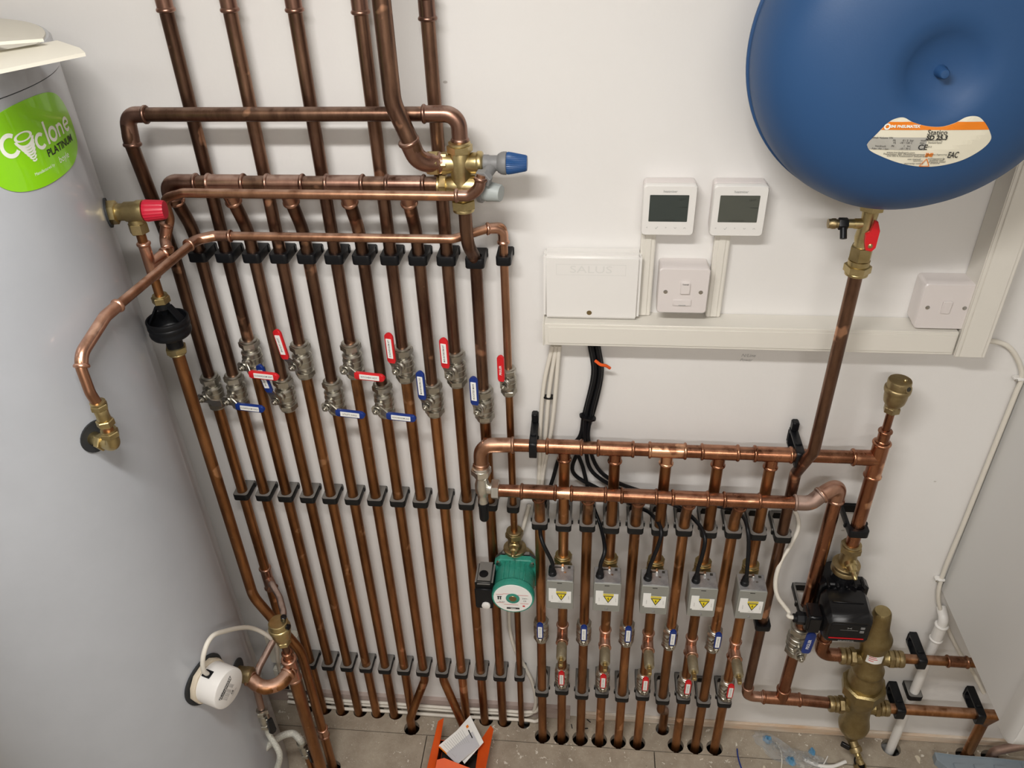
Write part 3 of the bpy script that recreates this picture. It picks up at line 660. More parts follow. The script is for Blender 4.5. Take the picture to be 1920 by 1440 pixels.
def cnut(par, o, ax, r, L_=.014, m=BRASS, rot=.3, collar=True):
    """compression nut: o = inner end, ax pointing to the open end"""
    b = B(); ax = V(ax).normalized(); b.hexn(o, ax, r*1.16, L_*.72, .001, rot)
    if collar: b.lathe([(r*.97, L_*.70), (r*1.0, L_*.74), (r*.99, L_*.93), (r*.86, L_), (r*.66, L_*1.01)], o, ax, 28)
    return b.build('nut', m, par)
cnut(t, (mx, my, 1.583), UP, .0175, .017); cnut(t, (mx, my, 1.507), DN, .0175, .021)
cnut(t, (mx-.034, my, z1), LF, .0175, .020); cnut(t, (mx-.024, my, z2), LF, .0165, .016); 
b = B(); b.hexn((mx-.020, my, z1), LF, .0182, .010, rot=.1); b.build('nut', BRASS, t)
b = B(); b.lathe([(.0175, .026), (.0185, .028), (.0185, .033), (.0170, .035)], (mx, my, z1), RT, 24); b.build('collar', BRASS, t)
b = B(); b.lathe([(.0215, .030), (.0220, .032), (.0220, .036), (.0200, .038)], (mx, my, z2), (1, -.2, -.05), 28); b.build('rear_disc', GREYP, t)
cx_ = V((1, -.33, -.02)).normalized()
b = B(); b.lathe([(.0150, .034), (.0155, .044), (.0160, .046), (.0150, .052), (.0135, .066), (.0125, .068), (.001, .0685)], (mx, my, z2-.002), cx_, 24); b.build('pale_cap', GREYL, t)
t = thing('relief_valve', 'grey plastic relief valve with a ribbed blue cap on the mixing valve', 'valve', (mx+.060, my, 1.545))
b = B(); b.lathe([(.0125, .036), (.0130, .038), (.0130, .044), (.0120, .046), (.0120, .058), (.0140, .059), (.0170, .064), (.0178, .068), (.0178, .072), (.0160, .073)], (mx, my, z1), RT, 28); b.build('body', GREYP, t)
n = 36; prof = [(.0165, .0725), (.0172, .075), (.0166, .080), (.0125, .102), (.0112, .1045), (.001, .1048)]
R_ = []
for r, h in prof: R_.append([V((mx+h, my+math.cos(2*math.pi*k/(2*n))*(r-(.0007 if k % 2 and r > .012 else 0)), z1+math.sin(2*math.pi*k/(2*n))*(r-(.0007 if k % 2 and r > .012 else 0)))) for k in range(2*n)])
B().rings(R_).build('cap', BLUEC, t)
pr0, pr1 = V((mx+.050, my, z1-.004)), V((-.1705, -.121, 1.551))
dd = (pr1-pr0).normalized(); b = B(); b.lathe([(.0095, 0), (.0095, (pr1-pr0).length-.012)], pr0, dd, 20); b.hexn(pr1-dd*.014, dd, .0145, .011, rot=.2); b.build('outlet_nut', GREYP, t)
# ================================================================ SAFETY VALVE AND TUNDISH
vx, vy = -.715, -.172
tp = thing('safety_valve', 'brass safety valve with red cap on the cylinder shoulder', 'valve', (vx, vy, 1.485))
S0 = V((-.757, -.185, 1.520)); ax = V((1, .17, 0)).normalized()
b = B(); b.hexn(S0+ax*.006, ax, .0185, .016, rot=.25); b.lathe([(.0080, -.006), (.0100, -.004), (.0100, .004), (.0095, .006)], S0, ax, 20); b.build('inlet_nut', BRASS, tp)
b = B(); b.lathe([(.0135, .021), (.0135, .031), (.0155, .034), (.0155, .050), (.0172, .053), (.0172, .062), (.0150, .063)], S0, ax, 28)
b.build('body', BRASS, tp)
b = B(); b.lathe([(.0110, 1.512), (.0125, 1.504), (.0125, 1.498)], (vx, vy, 0), UP, 24); b.hexn((vx, vy, 1.482), UP, .0150, .017, rot=.2); b.build('outlet_nut', BRASS, tp)
n = 20; R_ = []; u = V((0, 0, 1)); w_ = ax.cross(u)
for r, h in ((.0165, .0635), (.0172, .066), (.0168, .070), (.0150, .090), (.0140, .0945), (.001, .095)):
    R_.append([S0+ax*h+(u*math.cos(math.pi*k/n)+w_*math.sin(math.pi*k/n))*(r-(.0008 if k % 2 and r > .012 else 0)) for k in range(2*n)])
B().rings(R_).build('cap', REDC, tp)
cyl_patch(B(), math.atan2(S0.y-cy.y, S0.x-cy.x)*CYR-.002, 1.520, .023, 28, .003).build('gasket', RUBBER, tp)
TT = V((vx, vy, 1.430))
pipe('copper_pipe', 'short thin copper pipe with a side tee between safety valve and black tundish', [(vx, vy, 1.484), (vx, vy, 1.362)], .0075, CU_WARM,
     fits=[('tee', [[(vx, vy, 1.400), (vx, vy, 1.466)], [(-.701, -.140, 1.4325), (vx, vy, 1.426)]], CU_FIT, .0075, .0075)], group='thin copper pipes')
t = thing('tundish', 'black plastic tundish funnel between two brass nuts beside the cylinder', 'tundish', (vx, vy, 1.262))
b = B(); b.hexn((vx, vy, 1.356), UP, .0150, .012, rot=.3); b.lathe([(.0120, .012), (.0125, .013), (.0120, .015), (.0085, .0155)], (vx, vy, 1.356), UP, 24); b.build('nut', BRASS, t)
b = B(); b.lathe([(.0110, 1.356), (.0120, 1.350), (.0120, 1.346), (.0070, 1.343), (.0045, 1.333)], (vx, vy, 0), UP, 24)
for s_ in (-1, 1): b.rings([[V((vx+s_*.0105+dx_, vy+dy_, 1.350)) for dx_, dy_ in ((-.002, -.006), (.002, -.006), (.002, .006), (-.002, .006))], [V((vx+s_*.0310+dx_, vy+dy_, 1.316)) for dx_, dy_ in ((-.0015, -.009), (.0015, -.009), (.0015, .009), (-.0015, .009))]])
b.build('bridge', BLACKP, t)
b = B(); P_ = [(.0310, 1.300), (.0315, 1.326), (.0325, 1.327), (.0345, 1.3265), (.0352, 1.325), (.0350, 1.318), (.0342, 1.3165), (.0352, 1.315), (.0352, 1.311), (.0343, 1.3095), (.0343, 1.304), (.0350, 1.302), (.0345, 1.298), (.0320, 1.294), (.0170, 1.287), (.0140, 1.284), (.0140, 1.268), (.0100, 1.268), (.0100, 1.288), (.0290, 1.297)]
R_ = [[V((vx+math.cos(a)*r, vy+math.sin(a)*r, z)) for a in [2*math.pi*i/40 for i in range(40)]] for r, z in P_]; b.rings(R_, closed=True); b.build('bowl', BLACKP, t)
b = B(); b.hexn((vx, vy, 1.270), DN, .0185, .012, rot=.1); b.lathe([(.0155, .012), (.0160, .013), (.0150, .0155), (.0115, .016)], (vx, vy, 1.270), DN, 24); b.build('nut', BRASS, t)
pipe('copper_pipe', 'long copper pipe down from the tundish beside the cylinder, cranked behind the brass air vent', [(vx, vy, 1.262), (vx, vy, .625), (-.628, -.195, .475), (-.628, -.195, -.08)], .011, CU_WARM, .07,
     fits=[coupling((-.628, -.195, at(603, 1372, y=-.195).z), UP, .017, CU_FIT)], group='lower copper pipes')
# ================================================================ LOW LEFT: AIR VENT, CYLINDER PORT, IMMERSION HEATER
ax_, ay_ = -.622, -.262; zt = .505
pipe('copper_pipe', 'thick copper pipe from the cylinder port, elbowed into a tee and down to the floor', [(-.700, -.300, .520), (-.664, -.320, .508), (-.628, -.300, .505), (ax_, ay_, zt+.004), (ax_, ay_, zt-.02), (ax_, ay_, -.02)], .0135, CU_WARM, .022,
     fits=[('elbow', [[(-.699, -.302, .519), (-.667, -.318, .508), (-.634, -.303, .505), (-.6235, -.274, .507)]], CU_MID, .0135, .035), ('tee', [[(ax_, ay_, zt-.038), (ax_, ay_, zt+.034)], [(-.6235, -.276, .507), (ax_, ay_, zt)]], CU_FIT, .0135, .0135),
           ('reducer', [[(ax_, ay_, zt+.030), (ax_, ay_, zt+.056)]], CU_ORANGE, .0085, .0085)], group='lower copper pipes')
def air_vent(P, label, cap):
    P = V(P); t = thing('air_vent', label, 'air vent', P, 'brass air vents')
    b = B(); b.lathe([(.0085, 0), (.0115, .001)], P, UP, 16); b.hexn(P+UP*.001, UP, .0150, .012, rot=.3); b.lathe([(.0130, .012), (.0120, .014), (.0125, .018)], P, UP, 24); b.build('nut', BRASS_D if not cap else BRASS, t)
    b = B(); b.lathe([(.0120, .016), (.0150, .018), (.0185, .024), (.0200, .034), (.0205, .045), (.0225, .0465), (.0230, .049), (.0230, .054), (.0215, .056), (.0205, .0565), (.0205, .068), (.0195, .0705), (.0185, .071), (.0170, .0712), (.001, .0715)], P, UP, 36)
    b.build('body', BRASS_D if not cap else BRASS, t)
    if cap:
        b = B(); q = P+V((.010, .005, .070)); b.lathe([(.0055, 0), (.0055, .006), (.0062, .007), (.0062, .012), (.0048, .013), (.001, .0132)], q, (.25, 0, 1), 16); b.build('valve_cap', BLACKG, t)
        b = B(); b.lathe([(.0060, .0), (.0062, .006), (.0030, .0062)], P+V((.0185, -.004, .062)), (1, -.2, .1), 16); b.build('side_plug', BLACKG, t)
    else:
        b = B(); b.lathe([(.0062, 0), (.0070, .0008), (.0070, .0022), (.0045, .0022), (.0045, .0002)], P+V((.010, -.0165, .0625)), (.35, -.9, .25), 18); b.build('side_outlet', BRASS_D, t)
        b = B(); b.lathe([(.0044, .0), (.0044, .0024), (.001, .0024)], P+V((.010, -.0165, .0625)), (.35, -.9, .25), 16); b.build('outlet_bore', DARKV, t)
        b = B(); b.lathe([(.0028, 0), (.0034, .002), (.0022, .0035), (.001, .0036)], P+V((.007, -.004, .0712)), UP, 12); b.build('pin', BRASS, t)
    return t
pipe('copper_pipe', 'tiny brown copper stub directly under the brass air vent by the cylinder', [(ax_, ay_, zt+.050), (ax_, ay_, .590)], .0075, CU_DARK, group='thin copper pipes')
air_vent((ax_, ay_, .588), 'bright brass air vent with black cap, on the copper tee by the cylinder', True)
t = thing('cylinder_port', 'dull brass nut and black gasket where the thick copper pipe enters the cylinder', 'pipe fitting', (-.71, -.30, .51))
pv = V((1, .01, 0)).normalized(); P0 = V((-.724, -.299, .527))
b = B(); b.lathe([(.0175, .0), (.0175, .016), (.0185, .018), (.0185, .030), (.0150, .033)], P0, (1, -.02, -.10), 28); b.build('nut', BRASS_D, t)
cyl_patch(B(), .004, .532, .030, 28, .003).build('gasket', RUBBER, t)
# immersion heater
ia = -.082/CYR; nI = V((math.cos(ia), math.sin(ia), 0)); tI = V((-nI.y, nI.x, 0)); zi = .626
t = thing('immersion_heater', 'white round immersion heater cover on the cylinder, with a printed rating plate', 'immersion heater', cy+nI*CYR+V((0, 0, zi-.05)))
cI = cy+nI*CYR+V((0, 0, zi))
cyl_patch(B(), ia*CYR, zi, .051, 40, .004).build('rubber_ring', RUBBER, t)
b = B(); R_ = []
n = 12
for h, k in ((.003, .98), (.010, 1), (.014, .98)): R_.append([cI+nI*h+(tI*math.cos(2*math.pi*i/n)+UP*math.sin(2*math.pi*i/n))*.045*k*(1 if i % 2 else 1.03) for i in range(n)])
b.rings(R_).build('backing_nut', BEIGE, t)
b = B(); b.lathe([(.0400, .013), (.0405, .016), (.0405, .056), (.0395, .0585), (.0375, .0595), (.001, .0600)], cI, nI, 56); b.build('cover', WHITEP, t)
pf = plane_fn(cI+nI*.0606, tI, UP)
# the rating plate print (upright on the cover)
rot = math.radians(28)
def pfr(x, y): return pf(x*math.cos(rot)-y*math.sin(rot), x*math.sin(rot)+y*math.cos(rot))
b = B(); text_mesh(b, 'THERMOWATT', .0068, lambda x, y: pfr(x-.002, y+.016), bold=.0003, shear=.2); text_mesh(b, 'EXTENSIBLE THERMOSTAT', .0034, lambda x, y: pfr(x-.002, y+.0105), bold=.0003)
for i in range(5): text_mesh(b, 'Serie 3kW 240V ~ 50Hz', .0031, lambda x, y: pfr(x-.006, y+.006-.0034*i))
text_mesh(b, 'CE', .0068, lambda x, y: pfr(x-.004, y-.015), bold=.0002); text_mesh(b, 'MADE IN ITALY', .0024, lambda x, y: pfr(x-.002, y-.021))
b.build('lettering', INK, t)
b = B(); b.box(cI+nI*.026+V((0, 0, .0402))-tI*.008, (.016, .018, .003), .0006, tI, nI); b.build('cable_slot', BLACKP, t)
kp = [cI+nI*.026+V((0, 0, .038))-tI*.008, cI+nI*.030+V((0, 0, .066))-tI*.016, cI+nI*.034+V((0, 0, .100))-tI*.008, cI+nI*.034+V((0, 0, .118))+tI*.016, cI+nI*.030+V((0, 0, .100))+tI*.048, V((-.690, -.255, .625)), V((-.672, -.215, .53)), V((-.705, -.17, .40)), V((-.745, -.11, .27)), V((-.76, -.06, .22))]
tag(B().tube(spline(kp, 8), .0046, 14).build('cable', CABLEW), 'white cable looping out of the immersion heater cover behind the brass port', 'cable')
# thin return from the leftmost riser's tee, past the vent, down to the drain valve
tz = at(500, 1083, y=LY).z
pipe('copper_pipe', 'dusty thin copper pipe from the leftmost riser tee, passing behind the air vent', [(LX[0]+.012, LY-.014, tz-.008), at(509, 1094, y=-.070), at(524, 1120, y=-.110), at(532, 1150, y=-.160), at(523, 1181, y=-.205), at(484, 1254, y=-.268), at(479, 1275, y=-.290), at(482, 1295, y=-.297), at(490, 1328, y=-.302)], .0075, CU_DUST, .04, group='thin copper pipes')
def drain_valve(P, ax, label, lev_dir):
    P, ax = V(P), V(ax).normalized(); t = thing('isolating_valve', label, 'valve', P, 'small silver valves')
    b = B(); b.hexn(P, ax, .0135, .011); b.lathe([(.012, -.004), (.0125, -.002), (.012, .0)], P, ax, 20); b.build('nut', NICKEL, t)
    b = B(); b.lathe([(.0095, .010), (.0115, .014), (.0125, .022), (.0125, .032), (.0105, .040)], P, ax, 24); b.build('body', NICKEL, t)
    b = B(); b.hexn(P+ax*.039, ax, .0135, .011); b.build('nut', NICKEL, t)
    ld = V(lev_dir).normalized(); s_ = ax.cross(ld).normalized(); c = P+ax*.026
    b = B(); b.lathe([(.005, .010), (.005, .022)], c, ld, 12); b.build('stem', STEEL, t)
    b = B(); b.prism([(-.006, -.012), (.006, -.012), (.0085, .024), (.004, .030), (-.004, .030), (-.0085, .024)], c+ld*.020, s_, ax, .006, .001); b.build('lever', BLACKG, t); return t
d1 = at(491, 1332, y=-.303); dax = (at(507, 1384, y=-.315)-d1).normalized(); drain_valve(d1, dax, 'silver isolating valve with black lever below the cylinder port', (.8, -.5, .2))
d2 = at(566, 1392, z=.205); drain_valve(d2, (.10, -.05, -1), 'silver isolating valve with black lever at the braided hose end, bottom left', (.85, -.5, .1))
e1 = d1+dax*.052
hose = [e1, e1+V((.012, -.012, -.04)), V((-.640, -.38, .16)), V((-.625, -.37, .10)), V((-.60, -.36, .09)), V((-.590, -.345, .125))]
tag(B().tube(spline([d2+V((0, 0, .000)), d2+V((-.004, 0, .016)), at(548, 1375, z=.225), at(524, 1382, z=.230), at(500, 1400, z=.228), at(476, 1432, z=.220), at(455, 1475, z=.20), at(440, 1530, z=.15), at(440, 1570, z=.07), at(452, 1600, z=.012), at(480, 1640, z=.009)], 8), .0086, 20).build('braided_hose', BRAID), 'silver braided flexible hose arching up from the lower black lever valve', 'hose')
tag(B().tube(spline([e1, e1+dax*.025, at(524, 1412, z=e1.z-.06), at(520, 1440, z=e1.z-.10), at(505, 1475, z=e1.z-.14), at(500, 1520, z=.012), at(505, 1580, z=.008)], 8), .0070, 16).build('braided_hose', BRAID), 'pale hose hanging below the upper black lever valve', 'hose')
pipe('copper_pipe', 'thin copper stub under the lower black lever valve at bottom left', [d2+V((.005, -.003, -.052)), V((d2.x+.010, d2.y-.006, -.0))], .0075, CU_WARM, group='thin copper pipes')
# switch boxes on the wall behind the pipes
for i, (x, z, w_, h_) in enumerate([(-.768, .245, .086, .105), (-.775, .110, .088, .086)]):
    t = thing('spur_box', ('cream switch box on the wall behind the leftmost risers, upper one', 'cream junction box low on the wall behind the leftmost risers')[i], 'switch', (x, -.001, z-h_/2))
    B().box((x, -.0125, z), (w_, .023, h_), .003).build('back_box', CREAM, t)
    B().box((x, -.0165 if 0 else -.0275, z), (w_, .006, h_), .0025).build('plate', CREAM, t) if i == 0 else B().box((x-.02, -.0255, z), (.018, .003, .07), .001).build('cover_strip', BLACKP, t)
# low cables along the foot of the wall
for i, (zc, yy) in enumerate([(.0265, -.0175), (.0125, -.0165), (.0065, -.0285)]):
    pts = [V((-.80, yy, zc+.015)), V((-.66, yy, zc)), V((-.50, yy, zc+.001)), V((-.35, yy-.001, zc)), V((-.22, yy, zc+.002)), V((-.135, yy, zc+.003))]
    if i == 0: pts += [V((-.105, -.019, .05)), V((-.098, -.016, .12)), V((-.098, -.014, .30)), V((-.100, -.014, .52)), V((-.100, -.014, .70)), V((-.085, -.014, .79))]
    if i == 1: pts += [V((-.112, -.018, .07)), V((-.118, -.016, .15)), V((-.135, -.014, .21)), V((-.165, -.012, .30)), V((-.173, -.012, .42)), V((-.150, -.012, .62)), V((-.118, -.012, .78))]
    if i == 2: pts += [V((-.110, -.030, .010)), V((-.085, -.024, .03))]
    tag(B().tube(spline(pts, 8), .0046, 12).build('cable', CABLEW), ('flat white cable along the wall foot, rising right of the green pump', 'white cable along the wall foot, curving up behind the green pump', 'front white cable lying on the floor along the wall foot')[i], 'cable', 'cables along the wall foot')
# ================================================================ RIGHT GROUP: MANIFOLDS AND RISERS
AZ, AY, BZ, BY = .990, RY, .894, -.0935
EV, OD = (0, 2, 4, 6, 8), (1, 3, 5, 7, 9)
ORD = ['leftmost', 'second', 'third', 'fourth', 'rightmost']
XE = .553
mA = thing('copper_manifold', 'upper bright copper manifold with five tees, left of the tall brass air vent', 'manifold', (.17, AY, AZ-.02))
B().tube([V((XE-.012-(XE+.19)*i/40, AY, AZ)) for i in range(41)], .0130, 24).build('tube', CU_ORANGE, mA)
for k in OD:
    b = B(); sleeve(b, [(RX[k]-.037, AY, AZ), (RX[k]+.037, AY, AZ)], .0134); sleeve(b, [(RX[k], AY, AZ-.034), (RX[k], AY, AZ-.002)], .0110, False); b.build('tee', CU_ORANGE, mA)
b = B(); sleeve(b, bend([(-.140, AY, AZ), (-.2065, AY-.004, AZ), (-.2065, AY-.015, .945)], .036), .0134); b.build('elbow', CU_MID, mA)
t = pipe('copper_pipe', 'thick copper pipe from the manifold end tee down to the black pump', [(XE, AY, AZ+.040), (XE, AY, .745)], .0135, CU_ORANGE,
     fits=[('tee', [[(XE, AY, AZ-.046), (XE, AY, AZ+.040)], [(XE-.048, AY, AZ), (XE-.002, AY, AZ)]], CU_ORANGE, .0137, .0137), ('reducer', [[(XE, AY, AZ+.038), (XE, AY, AZ+.068)]], CU_ORANGE, .0095, .0095)], group='thick copper pipes')
pipe('copper_pipe', 'short thin copper neck under the tall brass air vent on the right', [(XE, AY, AZ+.060), (XE, AY, 1.101)], .0075, CU_ORANGE, group='thin copper pipes')
air_vent((XE, AY, 1.099), 'dull brass air vent standing on the end tee of the upper manifold', False)
mB = thing('copper_manifold', 'lower bright copper manifold with five tees, in front of the risers', 'manifold', (.12, BY, BZ-.02))
BE = [(.402, BY, BZ), (.442, BY, BZ), (.466, -.080, .912), (.497, -.066, .918), (.497, RY, .880)]
B().tube(resample(bend([(-.178, BY, BZ), (.30, BY, BZ)]+BE, .022), [.75*i/90 for i in range(91)]), .0130, 24).build('tube', CU_ORANGE, mB)
for k in EV:
    b = B(); sleeve(b, [(RX[k]-.037, BY, BZ), (RX[k]+.037, BY, BZ)], .0134); sleeve(b, [(RX[k], BY+.007, BZ-.024), (RX[k], BY+.0005, BZ-.002)], .0110, False); b.build('tee', CU_ORANGE, mB)
b = B(); sleeve(b, bend([(.408, BY, BZ), (.440, BY, BZ), (.462, -.082, .909)], .03), .0134); b.build('bend', CU_DUST, mB)
b = B(); sleeve(b, bend([(.458, -.084, .906), (.497, -.066, .924), (.497, RY, .878)], .022), .0140); b.build('elbow', CU_FIT, mB)
# bypass valve joining the two manifolds at the left
vx_, vy_ = -.2065, -.083
t = thing('bypass_valve', 'chrome bypass valve with black ribbed knob joining both manifolds at left', 'valve', (vx_, vy_, .80))
cnut(t, (vx_, vy_, .928), UP, .0180, .020, CHROME)
b = B(); b.lathe([(.0150, .930), (.0150, .922), (.0120, .918), (.0125, .910), (.0150, .900), (.0150, .882), (.0115, .876), (.0100, .860), (.0110, .858), (.0110, .852)], (vx_, vy_, 0), UP, 24); b.build('body', CHROME, t)
b = B(); b.lathe([(.0110, .010), (.0120, .014), (.0120, .022)], (vx_, vy_-.004, .893), RT, 20); b.hexn((vx_+.020, vy_-.006, .893), RT, .0215, .016, rot=.2); b.build('side_nut', CHROME, t)
R_ = []
for r, z in ((.0100, .853), (.0115, .851), (.0115, .842), (.0100, .841), (.0105, .838), (.0100, .806), (.0085, .802)): R_.append([V((vx_+math.cos(math.pi*i/14)*(r-(.0006 if i % 2 else 0)), vy_+math.sin(math.pi*i/14)*(r-(.0006 if i % 2 else 0)), z)) for i in range(28)])
B().rings(R_).build('knob', BLACKP, t)
BT = ['RETN ENS ROOMS', 'RETN 1 DINING', 'RETN LOUNGE', 'RETN 1 OFFICES', 'RETN ROOM 2']; RTX = ['FLOW ENS ROOM', 'FLOW 1 DINING', 'FLOW LOUNGE', 'FLOW 1 OFFICE', 'FLOW ROOM 2']
BVP = [(1012, 1180), (1091, 1184), (1178, 1187), (1256, 1193), (1338, 1198)]; RVP = [(1050, 1268), (1131, 1274), (1207, 1279), (1286, 1285), (1364, 1292)]
TEEP = [(1052, 1177), (1133, 1186), (1212, 1192), (1294, 1201), (1376, 1208)]
RZ3, RZ1 = .202, .784
for i, k in enumerate(EV):
    x = RX[k]; zv = at(*BVP[i], y=RY).z; q = ORD[i]
    pipe('copper_pipe', 'copper pipe from the lower manifold to the %s of the five blue lower valves' % q, [(x, BY+.0065, BZ-.020), (x, RY, .818), (x, RY, .60), (x, RY, zv+.028)], .011, CU_WARM, .08, group='risers under the lower manifold')
    pts = [(x, RY, zv-.030), (x, RY, -.08)]
    lab = 'copper pipe from the %s blue lower valve down into the floor' % q
    if k == 6: pts = [(x, RY, zv-.030), (x, RY, .150), (x+.018, -.022, .085), (x+.018, -.022, -.08)]; lab = 'copper pipe from the fourth blue lower valve, elbowed back into the wall foot'
    pipe('copper_pipe', lab, pts, .011, CU_WARM, .03, group='lower copper pipes')
    ball_valve((x, RY, zv), 'ribbed nickel valve with blue lever, %s of the five lower return valves' % q, 'lower blue return valves', 'up', BLUEP, BT[i], .93, .060, mini=True, textcol=INKG, down=-.010)
    clip((x, RY, RZ1), .011, 'black open clip under the lower manifold on the %s return riser' % q, 'clips under the lower manifold', 'open', m=BLACKD)
    clip((x, RY, RZ3), .011, 'dusty open clip near the floor below the %s blue return valve' % q, 'clips near the floor on the right', 'open', m=BLACKD)
for i, k in enumerate(OD):
    x = RX[k]; q = ORD[i]; zr = at(*RVP[i], y=RY).z+.004; zt_ = at(*TEEP[i], y=RY-.012).z-.030
    zb1, zb0 = .682, .595
    pipe('copper_pipe', 'copper pipe from the upper manifold down to the %s grey actuator' % q, [(x, RY, AZ-.032), (x, RY, .690)], .011, CU_WARM, group='risers under the upper manifold')
    pipe('copper_pipe', 'copper pipe with a front tee below the %s grey actuator' % q, [(x, RY, .585), (x, RY, zr+.030)], .011, CU_WARM,
         fits=[('tee', [[(x, RY, zt_-.032), (x, RY, zt_+.030)], [(x, RY-.034, zt_), (x, RY-.002, zt_)]], CU_FIT, .0110, .011)], group='lower copper pipes')
    pipe('copper_pipe', 'copper pipe from the %s red lower valve down into the floor' % q, [(x, RY, zr-.030), (x, RY, -.08)], .011, CU_WARM, group='lower copper pipes')
    ball_valve((x, RY, zr), 'ribbed nickel valve with red lever, %s of the five lower flow valves' % q, 'lower red flow valves', 'up', REDP, RTX[i], .93, .058, mini=True, textcol=INKG, down=-.010)
    clip((x, RY, RZ1-.002), .011, 'black open clip under the lower manifold, above the %s grey actuator' % q, 'clips under the lower manifold', 'open', m=BLACKD)
    clip((x, RY, zr-.049), .011, 'black clip just below the %s red lower valve' % q, 'clips near the floor on the right', 'open', m=BLACKD)
    # drain cock on the tee
    t = thing('drain_cock', 'dull brass drain cock sticking forward from the tee under the %s actuator' % q, 'drain cock', (x, RY-.034, zt_-.012), 'brass drain cocks')
    P = V((x, RY-.032, zt_)); B().lathe([(.0095, -.002), (.0095, .006), (.0115, .007), (.0120, .012), (.0115, .040), (.0105, .043), (.0060, .0435)], P, FW, 24).build('body', BRASS_T, t)
    b = B(); b.lathe([(.0055, .043), (.0055, .050)], P, FW, 12); b.box(P+FW*.056, (.009, .014, .009), .001); b.build('spindle', BRASS, t)
    # zone valve and actuator
    t = thing('zone_valve', 'grey box actuator on a brass valve, %s of the five under the manifolds' % q, 'zone valve', (x, RY, .59), 'grey zone valve actuators')
    cnut(t, (x, RY, .672), UP, .0175, .020, BRASS); cnut(t, (x, RY, .600), DN, .0165, .014, BRASS)
    b = B(); b.lathe([(.0125, .600), (.0135, .612), (.0190, .625), (.0205, .640), (.0205, .655), (.0170, .662), (.0135, .664), (.0150, .666), (.0150, .674)], (x, RY, 0), UP, 24); b.build('body', BRASS_D, t)
    cxx = x-.0040; yb, yf = -.0875, -.1350
    b = B(); b.prism(rrect(.0575, zb1-zb0, .003, 3), (cxx, yb, (zb1+zb0)/2), RT, UP, yb-yf, .0006); b.build('actuator_box', GALV, t)
    b = B(); b.box((cxx, (yb+yf)/2-.0005, zb1+.0008), (.0545, .043, .0018), .0005); b.build('top_plate', GALVT, t)
    b = B(); b.box((cxx-.004, yb-.010, zb1+.0020), (.024, .0028, .0012)); b.build('lever_slot', DARKV, t)
    b = B(); b.box((cxx+.018, yb-.009, zb1+.0021), (.006, .006, .0010)); b.build('socket', DARKV, t)
    b = B(); b.box((cxx+.004, yb-.010, zb1+.005), (.005, .010, .007), .001); b.build('manual_lever', STEEL, t)
    b = B(); b.lathe([(.0016, 0), (.0026, .0004), (.0026, .0008)], (cxx+.010, yb-.024, zb1+.0018), UP, 12); b.build('rivet', STEEL, t)
    b = B(); b.box((cxx-.001, yf-.0002, zb1-.006), (.010, .0006, .0016)); b.build('front_slot', DARKV, t)
    b = B(); b.lathe([(.0032, 0), (.0032, .0012), (.0022, .0016), (.001, .0016)], (cxx, yf, zb0+.008), FW, 14); b.build('screw', GALVT, t)
    gp_ = V((cxx-.0165, yb-.030, zb1+.001)); dc = V((-.12 if i == 0 else (.05, .16, .10, .05)[i-1], .12, 1)).normalized()
    b = B(); b.lathe([(.0085, 0), (.0092, .002), (.0080, .006), (.0085, .008), (.0072, .010), (.0076, .012), (.0062, .015), (.0066, .017), (.0052, .022)], gp_, dc, 18); b.build('cable_gland', BLACKP, t)
    # warning sticker: white label, yellow band, triangle with a bolt
    zc = (zb0+zb1)/2-.004; o = V((cxx+.002, yf-.0009, zc)); lab = B().box(o, (.044, .0004, .036)).build('sticker', PAPER, t)
    B().box(V((cxx-.016, yf-.0011, zc+.006)), (.016, .0006, .040)).build('side_sticker', PAPER, t)
    ff = plane_fn(o+FW*.0008, RT, UP)
    slab(B(), ff, [(-.010, .012), (.012, .012), (.012, .0185), (-.010, .0185)]).build('warning_band', YELLOW, lab)
    slab(B(), plane_fn(o+FW*.0009, RT, UP), [(-.010, .0115), (.012, .0115), (.001, -.0105)]).build('triangle_edge', INK, lab)
    slab(B(), plane_fn(o+FW*.0011, RT, UP), [(-.0072, .0100), (.0092, .0100), (.001, -.0065)]).build('triangle', YELLOW, lab)
    b = B(); slab(b, plane_fn(o+FW*.0013, RT, UP), [(.0018, .0085), (-.0015, .0025), (.0005, .0025), (.0012, .0030)]); slab(b, plane_fn(o+FW*.0013, RT, UP), [(.0012, .0030), (.0030, .0040), (.0005, -.0035), (.0005, .0025)]); b.build('bolt_mark', INK, lab)
    b = B(); f3 = plane_fn(o+FW*.0013, RT, UP); text_mesh(b, 'WARNING HIGH', .0026, lambda x_, y_: f3(x_+.001, y_+.0167)); text_mesh(b, 'VOLTAGE UNIT', .0026, lambda x_, y_: f3(x_+.001, y_+.0138))
    for j in range(7): text_mesh(b, 'IP40 5(2)A', .0026, lambda x_, y_: f3(.0145+y_*1, .010-x_*1-.0) if 0 else f3(.0168+.0*j+y_, x_*1.0+.0) if j == 0 else f3(x_+.0, -.0128-.0*j+y_) if j == 1 else f3(-.0185+y_, x_)) if j < 3 else None
    b.build('lettering', INKG, lab)
